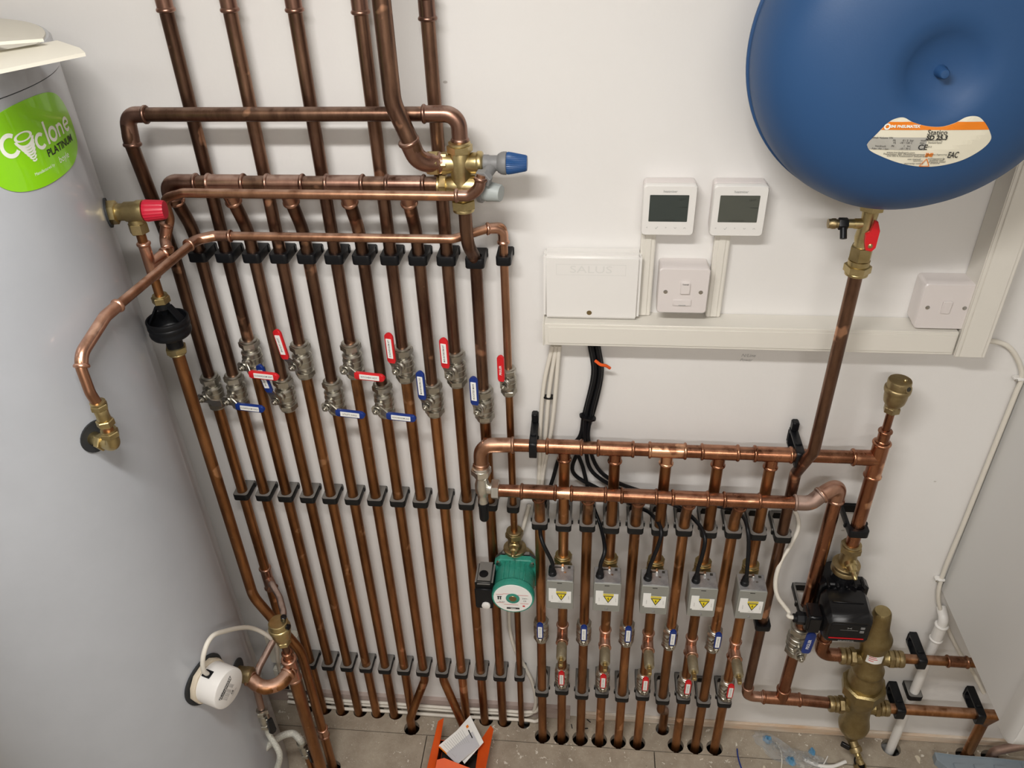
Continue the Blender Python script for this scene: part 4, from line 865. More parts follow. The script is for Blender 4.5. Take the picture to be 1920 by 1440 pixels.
# actuator cables
cab = [
 [(1086, 820), (1052, 852), (1036, 900), (1020, 945), (1013, 970), (1015, 1010), (1026, 1050)],
 [(1084, 840), (1094, 880), (1106, 930), (1116, 960), (1127, 990), (1134, 1030), (1131, 1060)],
 [(1090, 834), (1074, 884), (1120, 915), (1195, 950), (1222, 965), (1240, 1000), (1228, 1060)],
 [(1098, 832), (1112, 886), (1180, 925), (1260, 945), (1300, 972), (1322, 1010), (1318, 1068)],
 [(1104, 830), (1132, 890), (1220, 926), (1330, 946), (1386, 962), (1403, 1000), (1398, 1062)]]
lead = [(1115, 648), (1121, 702), (1104, 778)]; OF = [(-9, -.014), (-1, -.014), (7, -.014), (-5, -.0225), (4, -.0225)]
cab = [[(u+OF[i][0], v) for u, v in lead]+c for i, c in enumerate(cab)]
ycs = [0, 0, 0, -.018, -.016, -.018, -.020, -.045, -.088, -.108]
for i, c in enumerate(cab):
    x = RX[OD[i]]-.004; end = V((x-.0165, -.1175, .703)); dirs = V(((-.12, .05, .16, .10, .05)[i], .12, 1)).normalized()
    pts = [at(u, v, y=OF[i][1] if j < 3 else yy-(.008 if i > 2 and j < 6 else 0)) for j, ((u, v), yy) in enumerate(zip(c, ycs))]
    pts = pts[:-2]+[at(*c[-2], y=-.098), end+dirs*.018, end+dirs*.002]
    tag(B().tube(spline(pts, 8), .0042, 12).build('cable', BLACKP), 'black cable from the trunking to the %s grey actuator' % ORD[i], 'cable', 'black actuator cables')
t_ = at(1102, 782, y=-.027); b = B(); b.rings([[t_+V((math.cos(a)*.0165*1.0+0, math.sin(a)*.011, math.cos(a)*-.004+h)) for a in [2*math.pi*i/20 for i in range(20)]] for h in (-.002, .002)]); tag(b.build('cable_tie', BLACKG), 'black cable tie around the black cable bundle above the manifold', 'cable tie')
t_ = at(1126, 682, y=-.032); tag(B().tube(spline([t_+V((-.010, .004, .004)), t_+V((0, -.003, 0)), t_+V((.010, 0, -.004)), t_+V((.018, .004, -.012))], 5), .0030, 8).build('orange_wrap', BOXO), 'small orange tie end on the black cable bundle', 'cable tie')
for i, c in enumerate([[(1036, 648), (1020, 720), (1013, 800), (1012, 860), (1008, 930), (1002, 985)], [(1043, 648), (1030, 730), (1024, 800), (1018, 870), (1016, 905), (1025, 935)], [(1049, 648), (1042, 730), (1036, 790), (1028, 840), (1020, 880), (1016, 910)]]):
    tag(B().tube(spline([at(u, v, y=-.012-.002*i) for u, v in c], 8), .0042, 12).build('cable', CABLEW), '%s of the three white cables dropping from the trunking end' % ('leftmost', 'middle', 'rightmost')[i], 'cable', 'white cables from the trunking')
t_ = at(1030, 744, y=-.012); b = B(); b.rings([[t_+V((math.cos(a)*.0125, math.sin(a)*.0075, h)) for a in [2*math.pi*i/20 for i in range(20)]] for h in (-.0016, .0016)]); tag(b.build('cable_tie', BLACKG), 'black cable tie around the white cables', 'cable tie')
# clips on the upper manifold (turned on their side)
for i, (u, v) in enumerate([(1000, 833), (1497, 850)]):
    x = at(u, v, y=AY).x
    clip((x, AY, AZ), .0132, ('black clip holding the upper manifold near its left elbow', 'black clip holding the upper manifold behind the vessel pipe')[i], 'manifold clips', 'open', X=(0, 0, -1), h=.015)
    b = B(); b.box((x, -.009, AZ+.030), (.013, .017, .020), .002); tag(b.build('clip_base', BLACKP), 'black clip foot on the wall above the upper manifold, %s' % ('left end', 'right end')[i], 'clip foot', 'manifold clip feet')
# vessel pipe: down from the blue vessel, across both manifolds, cranked back to the wall
x10 = RX[10]
pipe('copper_pipe', 'dark copper pipe from the blue vessel down across the manifolds to the low right elbow',
     [(.418, -.112, 1.398), (.418, -.108, 1.035), (x10, RY, .945), (x10, RY, .255), (x10+.0, RY, .232), (XE+.035, RY, .226)][:4]+[(x10, RY, .230), (.500, RY, .2285)], .011, CU_DARK, .02,
     fits=[('elbow', [[(x10, RY, .268), (x10, RY, .230), (x10+.042, RY, .229)]], CU_FIT, .011, .020), ('tee', [[(.448, RY, .229), (.540, RY, .2275)], [(.494, RY, .268), (.494, RY, .232)]], CU_ORANGE, .0137, .0137)], group='thick copper pipes')
pipe('copper_pipe', 'short thick copper pipe between the low tee and the brass separator', [(.536, RY, .2275), (.604, RY, .2225)], .0137, CU_ORANGE, group='thick copper pipes')
clip((x10, RY, RZ1-.006), .011, 'black open clip on the vessel pipe under the lower manifold', 'clips under the lower manifold', 'open', m=BLACKD)
clip((x10, RY, .500), .011, 'black clip on the vessel pipe right of the rightmost actuator', 'single pipe clips', m=BLACKP)
# return pipe
zv = at(1496, 1198, y=RY).z
pipe('copper_pipe', 'thick orange copper pipe left of the black pump down to the big blue-lever valve', [(.497, RY, .882), (.496, RY, zv+.034)], .0137, CU_ORANGE, group='thick copper pipes')
pipe('copper_pipe', 'thick copper pipe from the big blue-lever valve down into the low tee', [(.495, RY, zv-.034), (.494, RY, .262)], .0137, CU_ORANGE, group='thick copper pipes')
clip((.496, RY, .560), .0137, 'dusty black clip above the big blue-lever valve', 'single pipe clips', 'open', h=.018, m=BLACKD)
ball_valve((.495, RY, zv), 'largest nickel valve, with a plain blue lever, below the black pump cable', 'single', 'up', BLUEP, None, 1.22, .098, emboss='PEGLER', turn=.06, down=.004)
clip((XE, RY, .806), .0137, 'black open clip on the thick pipe above the black pump', 'single pipe clips', 'open', h=.018, m=BLACKP)
# ================================================================ PUMPS
def gate(P, label, side, sc=1.0):
    """brass pump isolating valve with an angled spindle"""
    P = V(P); t = thing('pump_valve', label, 'valve', P-UP*.04*sc, 'brass pump valves')
    k = sc; cnut(t, P+UP*.016*k, UP, .0185*k, .020*k, BRASS_D)
    b = B(); b.lathe([(.0150*k, .018*k), (.0150*k, .010*k), (.0165*k, 0), (.0170*k, -.014*k), (.0150*k, -.020*k)], P, UP, 24); b.build('body', BRASS_D, t)
    b = B(); b.lathe([(.0240*k, -.018*k), (.0270*k, -.020*k), (.0270*k, -.026*k), (.0255*k, -.028*k), (.0270*k, -.030*k), (.0270*k, -.038*k), (.0235*k, -.041*k)], P, UP, 32); b.build('union_nut', BRASS_D, t)
    d = V(side).normalized(); b = B(); b.lathe([(.0120*k, .006*k), (.0120*k, .020*k), (.0095*k, .022*k), (.0085*k, .032*k), (.0050*k, .034*k), (.0045*k, .038*k), (.0050*k, .040*k), (.0042*k, .048*k), (.0025*k, .050*k)], P-UP*.003*k, d, 20); b.build('spindle', BRASS, t)
    return t
gate((LX[12], LY, .693), 'brass pump valve on the thin pipe above the green pump', (0, -1, .05), .95)
gx, gz = LX[12]+.003, .620
t = thing('green_pump', 'green circulation pump with round rating plate and black terminal box', 'pump', (gx, -.035, .57))
b = B(); b.lathe([(.0250, 0), (.0400, .004), (.0430, .012), (.0430, .026), (.0380, .030)], (gx, -.010, gz), FW, 36); b.lathe([(.0160, .575), (.0180, .590), (.0180, .655), (.0190, .664)], (LX[12], LY, 0), UP, 20); b.build('casing', BRASS_D, t)
b = B(); b.prism([(-.047, -.030), (-.030, -.047), (.030, -.047), (.047, -.030), (.047, .030), (.030, .047), (-.030, .047), (-.047, .030)], (gx, -.040, gz), RT, UP, .010, .001); b.build('rear_flange', BLACKD, t)
b = B(); b.prism([(-.046, -.034), (-.034, -.046), (.034, -.046), (.046, -.034), (.046, .034), (.034, .046), (-.034, .046), (-.046, .034)], (gx, -.0505, gz), RT, UP, .016, .002)
b.lathe([(.0440, .064), (.0445, .080), (.0440, .112), (.0450, .118), (.0470, .120), (.0470, .130), (.0455, .134)], (gx, 0, gz), FW, 48); b.build('motor', GREEN, t)
for a in (60, 75, 90, 105, 120): 
    a = math.radians(a); B().box((gx+math.cos(a)*.0455, -.092, gz+math.sin(a)*.0455), (.0028, .050, .004), .0008, X=(math.sin(a), 0, -math.cos(a)), Y=(0, 1, 0)).build('fin', GREEN, t)
for sx_ in (-1, 1):
    for sz_ in (-1, 1): b = B(); b.lathe([(.0050, 0), (.0055, .002), (.0055, .006), (.0030, .006)], (gx+sx_*.037, -.066, gz+sz_*.037), FW, 14); b.build('bolt', STEEL, t)
b = B(); b.lathe([(.0425, .1335), (.0420, .1350), (.001, .1352)], (gx, 0, gz), FW, 48); pl = b.build('rating_plate', PAPER, t)
b = B(); b.lathe([(.0150, .1352), (.0150, .1362), (.0085, .1366)], (gx, 0, gz+.001), FW, 32); b.build('plug_ring', GREEN, pl)
b = B(); b.lathe([(.0085, .1364), (.0080, .1372), (.001, .1373)], (gx, 0, gz+.001), FW, 24); b.build('vent_plug', BRASS_D, pl)
ff = plane_fn((gx, -.1358, gz), RT, UP); b = B(); slab(b, ff, [(-.014, -.033), (.014, -.033), (.014, -.028), (-.014, -.028)]); slab(b, ff, [(-.033, -.004), (-.030, -.004), (-.030, .006), (-.033, .006)]); slab(b, ff, [(-.028, -.004), (-.0255, -.004), (-.0255, .006), (-.028, .006)]); slab(b, ff, [(-.034, .0045), (-.024, .0045), (-.024, .0065), (-.034, .0065)])
text_mesh(b, '230V~', .0050, lambda x, y: ff(x+.027, y+.002)); text_mesh(b, 'CE', .0055, lambda x, y: ff(x+.026, y-.006)); text_mesh(b, 'RS 25/6', .0042, lambda x, y: ff(x-.024, y-.011)); b.build('lettering', INK, pl)
b = B(); text_mesh(b, 'WILO', .0042, lambda x, y: ff(x, y-.0305) + V((0, -.0003, 0)), bold=.0001); b.build('lettering', PAPER, pl)
b = B(); 
for pts in ([(-.036, .012), (-.022, .012), (-.020, .015), (.004, .015), (.006, .012), (.034, .012)], [(-.036, -.014), (-.020, -.014)], [(.016, -.014), (.034, -.014)], [(-.020, -.019), (.012, -.019)]):
    for p, q in zip(pts, pts[1:]): slab(b, ff, [(p[0], p[1]-.0004), (q[0], q[1]-.0004), (q[0], q[1]+.0004), (p[0], p[1]+.0004)])
slab(b, ff, [(.021, -.024), (.026, -.024), (.026, -.020), (.021, -.020)]); b.build('red_print', REDP, pl)
tb = B().box((gx-.064, -.092, gz-.005), (.040, .066, .078), .006).build('terminal_box', BLACKD, t)
B().box((gx-.064, -.128, gz-.012), (.0395, .006, .062), .0025).build('front_cover', BLACKP, tb)
B().lathe([(.0095, 0), (.0095, .0035), (.0080, .0045), (.001, .0046)], (gx-.060, -.131, gz-.030), FW, 28).build('speed_knob', WHITEP, tb)
B().lathe([(.0100, 0), (.0100, .0015), (.0070, .0017), (.0070, .0003)], (gx-.066, -.100, gz+.0338), UP, 24).build('cable_entry', BLACKP, tb)
# black pump
gate((XE, RY, .725), 'brass pump valve between the thick pipe and the black pump', (.10, -1, -.25), 1.05)
px, pz = XE+.002, .612
t = thing('black_pump', 'black circulation pump with control panel and thin red stripe', 'pump', (px, RY, .50))
b = B(); b.lathe([(.0240, .560), (.0250, .570), (.0250, .660), (.0240, .686)], (XE, RY, 0), UP, 28); b.lathe([(.0300, 0), (.0480, .004), (.0500, .020), (.0480, .045)], (px, -.012, pz), FW, 36); b.build('casing', BLACKG, t)
b = B(); b.prism([(-.050, -.036), (-.040, -.048), (.040, -.048), (.050, -.036), (.050, .040), (.040, .050), (-.040, .050), (-.050, .040)], (px, -.058, pz), RT, UP, .028, .003); b.lathe([(.0450, .080), (.0450, .100), (.0430, .104)], (px, 0, pz), FW, 36); b.build('motor', BLACKG, t)
hx = px-.004; hd = B()
R_ = []
for y_, w2, zt2, zb2 in ((-.096, .046, .046, -.040), (-.104, .048, .047, -.042), (-.150, .047, .040, -.040), (-.160, .045, .032, -.038), (-.166, .042, .026, -.033)):
    R_.append([V((hx+x_*w2, y_, pz+(zt2 if z_ > 0 else zb2)*abs(z_))) for x_, z_ in ((-1, -.75), (-.86, -1), (.86, -1), (1, -.75), (1, .70), (.80, 1), (-.80, 1), (-1, .70))])
head = hd.rings(R_).build('control_head', BLACKG, t)
for zz, ww in ((.030, .060), (.018, .070)): B().box((hx, -.128, pz+.0440), (.062, .006, .004), .001).build('rib', BLACKG, t) if zz == .030 else None
for j in range(5): B().box((px-.036+.018*j, -.082, pz+.0500), (.006, .030, .010), .002).build('cooling_rib', BLACKG, t)
B().box((hx-.001, -.1662, pz+.001), (.072, .002, .040), .0008).build('panel', BLACKP, head)
B().box((hx-.001, -.1668, pz-.0225), (.070, .0016, .0016)).build('red_stripe', REDP, head)
ff = plane_fn((hx, -.1680, pz), RT, UP); b = B(); text_mesh(b, '><', .0085, lambda x, y: ff(x, y+.010), bold=.0001); slab(b, ff, [(-.018, .0040), (.018, .0040), (.018, .0046), (-.018, .0046)]); b.build('logo_mark', INKG, head)
b = B(); f4 = plane_fn((hx, -.1645, pz), RT, UP); text_mesh(b, 'GRUNDFOS', .0055, lambda x, y: f4(x, y-.0300)+V((0, -.0026, 0)), sx=1.1); b.build('lettering', INKG, head)
for j in range(2): B().box((hx+.026, -.1678, pz+.012-.011*j), (.009, .0016, .007), .0008).build('button', GREYP, head)
B().box((hx-.062, -.126, pz-.012), (.034, .046, .052), .006).build('terminal_box', BLACKG, t)
b = B(); b.hexn((hx-.078, -.124, pz-.018), LF, .0135, .016, rot=.2); b.lathe([(.0095, .016), (.0095, .022), (.0060, .023)], (hx-.078, -.124, pz-.018), LF, 20); b.build('cable_gland', BLACKP, t)
B().box((hx-.055, -.104, pz-.047), (.030, .030, .010), .002).build('bracket', BRASS_SEP, t)
B().lathe([(.0235, 0), (.0260, .001), (.0260, .014), (.0200, .018)], (XE, RY, .560), DN, 28).build('union_nut', BLACKP, t)
g0 = V((hx-.098, -.124, pz-.018))
tag(B().tube(spline([g0+V((.006, 0, 0)), g0+V((-.012, 0, .004)), at(1478, 1146, y=-.112), at(1458, 1118, y=-.100), at(1454, 1088, y=-.086), at(1464, 1052, y=-.070), at(1482, 1022, y=-.052), at(1496, 992, y=-.036), at(1494, 966, y=-.026), at(1478, 950, y=-.020), at(1440, 944, y=-.018), at(1400, 944, y=-.016)], 8), .0046, 14).build('cable', CABLEW), 'white cable looping from the black pump up behind the lower manifold', 'cable')
# outlet elbow to the separator
pipe('copper_pipe', 'orange copper elbow from under the black pump into the brass separator', [(XE, RY, .548), (XE, RY, .405), (.604, RY, .405)], .0137, CU_ORANGE, .028,
     fits=[('elbow', [[(XE, RY, .462), (XE, RY, .405), (.600, RY, .405)]], CU_ORANGE, .0137, .030)], group='thick copper pipes')
# ================================================================ SEPARATOR
t = thing('dirt_separator', 'tall cast brass separator with four ports and big octagonal nut', 'separator', (.686, RY, .08))
A0, A1 = V((.6865, -.067, .05)), V((.657, -.067, .568)); axs = (A1-A0).normalized(); n_ = (A1-A0).length
def sp_(z): return A0+axs*((z-.05)/axs.z)
prof = [(.0150, .092), (.0170, .100), (.0200, .112), (.0270, .120), (.0340, .134), (.0365, .148), (.0350, .158), (.0315, .176), (.0300, .196), (.0300, .232), (.0335, .240), (.0345, .246), (.0365, .252), (.0380, .284)]
B().lathe([(r, (z-.05)/axs.z) for r, z in prof], A0, axs, 44).build('lower_body', BRASS_SEP, t)
B().hexn(sp_(.280), axs, .0500, .034, .004, .2, 8).build('octagon_nut', BRASS_SEP, t)
prof = [(.0385, .312), (.0380, .336), (.0340, .352), (.0335, .358), (.0355, .362), (.0355, .368), (.0320, .376), (.0285, .386), (.0280, .430), (.0310, .452), (.0335, .462), (.0350, .470), (.0350, .478), (.0300, .490), (.0235, .504), (.0220, .520), (.0205, .548), (.0190, .560), (.0160, .565), (.001, .566)]
B().lathe([(r, (z-.05)/axs.z) for r, z in prof], A0, axs, 44).build('upper_body', BRASS_SEP, t)
for z, sgn in ((.405, -1), (.405, 1), (.222, -1), (.2185, 1)):
    c = sp_(z); d = V((sgn, 0, 0)); b = B(); b.lathe([(.0180, .020), (.0165, .032), (.0180, .036), (.0190, .040)], c, d, 24); b.build('port', BRASS_SEP, t)
    b = B(); b.hexn(c+d*.036, d, .0215, .012, rot=.3); b.lathe([(.0175, .048), (.0195, .050), (.0195, .056), (.0170, .058), (.0190, .060), (.0195, .066), (.0185, .070), (.0140, .071)], c, d, 28); b.build('union_nut', BRASS_D, t)
c = sp_(.450)+V((-.004, -.0335, -.010)); b = B(); R_ = []
for a in range(-5, 6):
    aa = math.radians(-90+a*7-6); pc = sp_(.440); R_.append([V((pc.x+math.cos(aa)*.0300, pc.y+math.sin(aa)*.0300, zz)) for zz in (.420, .446)])
for p, q in zip(R_, R_[1:]): b.poly([p[0], q[0], q[1], p[1]])
st = b.build('sticker', PAPER, t)
b = B(); 
for j in range(3):
    aa0, aa1 = [math.radians(-96+x_) for x_ in (-26, (4, 10, -4)[j])]; zz = .440-.006*j
    pc = sp_(.44); P_ = [(math.cos(aa0+(aa1-aa0)*i/6), math.sin(aa0+(aa1-aa0)*i/6)) for i in range(7)]
    for p, q in zip(P_, P_[1:]): b.poly([V((pc.x+p[0]*.0303, pc.y+p[1]*.0303, zz)), V((pc.x+q[0]*.0303, pc.y+q[1]*.0303, zz)), V((pc.x+q[0]*.0303, pc.y+q[1]*.0303, zz+.002)), V((pc.x+p[0]*.0303, pc.y+p[1]*.0303, zz+.002))])
b.build('sticker_print', REDP, st)
# drain at the foot of the separator
t = thing('drain_cock', 'brass hose-tail drain cock hanging from the foot of the separator', 'drain cock', (.70, -.09, .04), 'brass drain cocks')
P = sp_(.094); d = V((.30, -.62, -.55)).normalized()
B().lathe([(.0120, -.006), (.0120, .024), (.0145, .025), (.0155, .029), (.0150, .037), (.0120, .039)], P, d, 28).build('body', BRASS_D, t)
B().lathe([(.0070, .038), (.0070, .044), (.0080, .046), (.0068, .050), (.0080, .052), (.0066, .056), (.0078, .058), (.0064, .068), (.0045, .068), (.0045, .060)], P, d, 20).build('hose_tail', BRASS, t)
B().prism(rrect(.022, .016, .002, 2), P+V((-.012, -.014, -.016)), V((.8, -.5, 0)).normalized(), UP, .006, .001).build('lever', BLACKG, t)
# pipes to the right
XS = .657
pipe('copper_pipe', 'upper copper pipe running right from the separator under the boiler', [(XS+.075, RY, .405), (.900, RY, .405)], .011, CU_WARM,
     fits=[('coupling', [[(.832, RY, .405), (.880, RY, .405)]], CU_ORANGE, .011, .011)], group='pipes right of the separator')
pipe('copper_pipe', 'lower copper pipe right of the separator, turning down into the floor', [(XS+.090, RY, .216), (.995, RY, .216), (.995, -.040, .150), (.995, -.040, -.08)], .0125, CU_WARM, .004, group='pipes right of the separator')
pipe('copper_pipe', 'brown pipe slanting up right from the floor under the boiler', [(1.055, -.040, -.05), (1.055, -.040, .03), (1.16, -.055, .12), (1.30, -.055, .17)], .011, CU_DUST, .03, group='pipes right of the separator')
clip((.775, RY, .405), .011, 'black clip turned sideways on the upper pipe right of the separator', 'sideways clips', 'open', X=(0, 0, -1), h=.018)
clip((.772, RY, .216), .0125, 'black clip turned sideways on the lower pipe right of the separator', 'sideways clips', 'open', X=(0, 0, -1), h=.020)
clip((.955, RY, .216), .0125, 'black clip on the far end of the lower pipe beside the boiler', 'sideways clips', 'open', X=(0, 0, -1), h=.018)
pipe('white_pipe', 'white plastic condensate pipe behind the copper pipes by the boiler', [(.813, -.030, -.08), (.813, -.030, .505), (.813, -.004, .515)], .0108, WHITEP, .014, fits=[('coupling', [[(.813, -.030, .435), (.813, -.030, .488)]], WHITEP, .0113, .0113)])
clip((.813, -.030, .233), .0110, 'dusty clip on the white plastic pipe above the lower copper pipe', 'single pipe clips', m=BLACKD)
# ================================================================ EXPANSION VESSEL
ec_ = V((.419, 0, 1.737)); R0 = .212
t = thing('expansion_vessel', 'big round blue expansion vessel on the wall, with a white and orange label', 'expansion vessel', (ec_.x, -.13, 1.53))
prof = [(.001, .012), (.05, .010), (.12, .014), (.165, .032), (.196, .062), (.2095, .100), (.2120, .112), (.2125, .116), (.2150, .1165), (.2155, .1190), (.2150, .1215), (.2120, .122), (.2120, .126), (.2110, .148), (.2050, .174), (.1900, .204), (.1670, .226), (.1320, .241), (.0980, .248), (.0700, .2495), (.0520, .247), (.0440, .241), (.0300, .235), (.0150, .232), (.001, .2315)]
B().lathe(prof, ec_, FW, 128).build('shell', BLUE, t)
b = B(); b.lathe([(.0075, .2300), (.0075, .236), (.0060, .240), (.0060, .247), (.0048, .249), (.001, .2495)], ec_+V((0, 0, -.002)), FW, 20); b.build('valve_cap', BLUE, t)
def vz(r):          # depth of the shell front at radius r
    for (ra, ha), (rb, hb) in zip(prof[8:], prof[9:]):
        if rb <= r <= ra: return ha+(hb-ha)*(ra-r)/(ra-rb)
    return .24
def vs_(x, z, off=.0010):
    r = math.hypot(x, z); 
    return V((ec_.x+x, -(vz(r)+off), ec_.z+z))
def unv(u, v):
    y = -.24
    for _ in range(8):
        p = at(u, v, y=y); y = -vz(math.hypot(p.x-ec_.x, p.z-ec_.z))
    return (p.x-ec_.x, p.z-ec_.z)
lab = [(1625, 271), (1632, 262), (1660, 234), (1676, 223), (1694, 220), (1712, 229), (1738, 236), (1765, 237), (1790, 230), (1812, 219), (1832, 218), (1845, 228), (1856, 248), (1857, 262), (1840, 280), (1806, 299), (1765, 310), (1725, 312), (1685, 305), (1648, 291), (1630, 281)]
L2 = [unv(*p) for p in lab]
sp2 = spline([V((a, b_, 0)) for a, b_ in L2+[L2[0]]], 6)[:-1]; L2 = [(p.x, p.y) for p in sp2]
def clip_poly(poly, zlo=None, zhi=None, fnz=lambda p: p[1]):
    def cut(P_, keep, val):
        out = []
        for a, b_ in zip(P_, P_[1:]+P_[:1]):
            fa, fb = fnz(a), fnz(b_); ia, ib = keep(fa), keep(fb)
            if ia: out.append(a)
            if ia != ib: k = (val-fa)/(fb-fa); out.append((a[0]+(b_[0]-a[0])*k, a[1]+(b_[1]-a[1])*k))
        return out
    if zlo is not None: poly = cut(poly, lambda f: f >= zlo, zlo)
    if zhi is not None: poly = cut(poly, lambda f: f <= zhi, zhi)
    return poly
def grid_patch(b, poly, off, fnz=lambda p: p[1], step=.006):
    """a label on the curved shell: horizontal strips of the outline, cut into small quads"""
    zs = [p[1] for p in poly]; z = min(zs)
    while z < max(zs):
        st = clip_poly(poly, z, z+step); z += step
        if len(st) < 3: continue
        xs = [p[0] for p in st]; x = min(xs)
        while x < max(xs):
            c = clip_poly(st, x, x+step, lambda p: p[0]); x += step
            if len(c) >= 3: b._f([b.bm.verts.new(vs_(p[0], p[1], off)) for p in c])
    return b
lb = grid_patch(B(), L2, .0008).build('label', LABELY, t, smooth=False)
zo = unv(1680, 238)[1]; zo1, zo2 = unv(1680, 243)[1], unv(1680, 228)[1]
grid_patch(B(), clip_poly(L2, zo1, zo2), .0014).build('orange_band', ORANGE, lb, smooth=False)
g1 = [unv(*p) for p in [(1630, 256), (1740, 255), (1733, 281), (1633, 282)]]
grid_patch(B(), clip_poly(clip_poly(L2, g1[2][1], g1[0][1]), None, g1[1][0], lambda p: p[0]), .0014).build('grey_panel', mat('label_grey', (.42, .41, .37), .5), lb, smooth=False)
def vtext(b, s, u, v, size, **k):
    x0, z0 = unv(u, v); return text_mesh(b, s, size, lambda x, y: vs_(x0+x, z0+y, .0022), **k)
b = B(); vtext(b, 'Statico', 1757, 247.6, .0088, bold=.00005); vtext(b, 'SD 25.3', 1756, 257.5, .0080, bold=.0003)
vtext(b, 'CE', 1729, 275.5, .0095, bold=.0002); vtext(b, 'EAC', 1786, 290, .0115, bold=.0002, sx=.62)
b.build('lettering', INK, lb)
b = B(); vtext(b, 'IMI PNEUMATEX', 1697, 236.5, .0048, bold=.0002); b.build('lettering', WHITEI, lb)
b = B(); vtext(b, 'IMI', 1741, 290, .0072, bold=.0003)
for a0, a1, a2, a3 in ((-.006, -.005, .006, -.005), (.006, -.005, 0, .0055), (0, .0055, -.006, -.005)):
    x0, z0 = unv(1734, 304); dx, dz = a2-a0, a3-a1; ln = math.hypot(dx, dz); nx, nz = -dz/ln*.0005, dx/ln*.0005
    b._f([b.bm.verts.new(vs_(x0+p, z0+q, .0022)) for p, q in ((a0-nx, a1-nz), (a2-nx, a3-nz), (a2+nx, a3+nz), (a0+nx, a1+nz))])
b.build('orange_print', ORANGE, lb)
b = B()
for s_, u, v, sz in (('Inhalt Volume VN', 1654, 257.5, .0034), ('PS', 1676, 262.5, .0034), ('0 / 3  bar', 1702, 262.5, .0036), ('max', 1730, 262.5, .0034), ('TS', 1676, 267, .0034), ('-10 / 120 C', 1698, 267, .0034), ('max', 1728, 267, .0034), ('Vordruck', 1650, 273, .0034), ('P0', 1673, 273, .0034), ('1   bar', 1700, 273, .0034), ('Fabr.-Nr. / Ser.', 1650, 278, .0034), ('-10 / 70 C', 1696, 278, .0034),
                     ('Pneumatex AG', 1750, 262, .0034), ('Switzerland', 1752, 266.5, .0036), ('2012', 1741, 274.5, .0032), ('www.imi-hydronic.com', 1688, 285, .0036), ('Pneumatex AG, Muehlerainstrasse 26', 1698, 288.5, .0036), ('CH-4414 Fuellinsdorf Switzerland', 1700, 292, .0036), ('Hydronic Engineering', 1756, 289, .0028), ('see manual', 1713, 297.5, .0036), ('operation', 1720, 300.5, .0030), ('warranty void if', 1712, 305.5, .0036), ('maintenance by', 1755, 296.5, .0034), ('qualified staff', 1755, 299.5, .0034), ('pressure vessel', 1756, 302.5, .0034), ('directive', 1752, 305, .0034)):
    vtext(b, s_, u, v, sz)
b.build('small_print', INK, lb)
b = B(); x0, z0 = unv(1663, 236.5)
for i in range(16):
    a, c2 = 2*math.pi*i/16, 2*math.pi*(i+1)/16; b._f([b.bm.verts.new(vs_(x0+math.cos(q)*r, z0+math.sin(q)*r, .0021)) for q, r in ((a, .0022), (a, .0040), (c2, .0040), (c2, .0022))])
b.build('emblem', WHITEI, lb)
# valve under the vessel
vxx, vyy = .418, -.112
t = thing('vessel_valve', 'brass isolating valve with red flag handle under the blue vessel', 'valve', (vxx, vyy, 1.40))
b = B(); b.hexn((vxx, vyy, 1.506), UP, .0185, .030, rot=.3); b.build('nut', BRASS, t)
b = B(); b.lathe([(.0125, 1.508), (.0110, 1.490), (.0130, 1.476), (.0150, 1.462), (.0130, 1.450), (.0145, 1.446)], (vxx, vyy, 0), UP, 28); b.lathe([(.0080, 0), (.0080, .020)], (vxx, vyy, 1.484), LF, 16); b.lathe([(.0070, .018), (.0070, .032)], (vxx, vyy, 1.484), LF, 16); b.build('body', BRASS, t)
b = B(); b.hexn((vxx, vyy, 1.424), UP, .0175, .024, rot=.1); b.lathe([(.0165, 1.424), (.0165, 1.416)], (vxx, vyy, 0), UP, 24); b.build('nut', BRASS, t); cnut(t, (vxx, vyy, 1.416), DN, .0180, .018, BRASS)
b = B(); b.hexn((vxx-.030, vyy-.001, 1.484), LF, .0095, .014); b.build('drain_body', BLACKP, t); b = B(); b.lathe([(.0070, 0), (.0070, .004), (.0082, .005), (.0082, .010), (.0072, .012), (.0072, .016), (.001, .0162)], (vxx-.043, vyy-.001, 1.484), LF, 18); b.build('drain_cap', BRASS_D, t)
b = B(); b.lathe([(.0052, 0), (.0052, .018), (.0035, .0185)], (vxx-.036, vyy-.004, 1.480), (0, -.6, -.8), 14); b.build('strap', BLACKP, t)
b = B(); b.prism([(-.005, -.020), (.004, -.022), (.009, -.016), (.0095, .012), (.004, .026), (-.001, .028), (-.004, .010), (-.010, .006), (-.009, -.006)], (vxx+.003, vyy-.016, 1.470), RT, UP, .007, .001); b.build('handle', REDP, t)
b = B(); b.lathe([(.0032, 0), (.0036, .001), (.001, .0024)], (vxx+.003, vyy-.0228, 1.458), FW, 12); b.build('screw', BRASS, t)
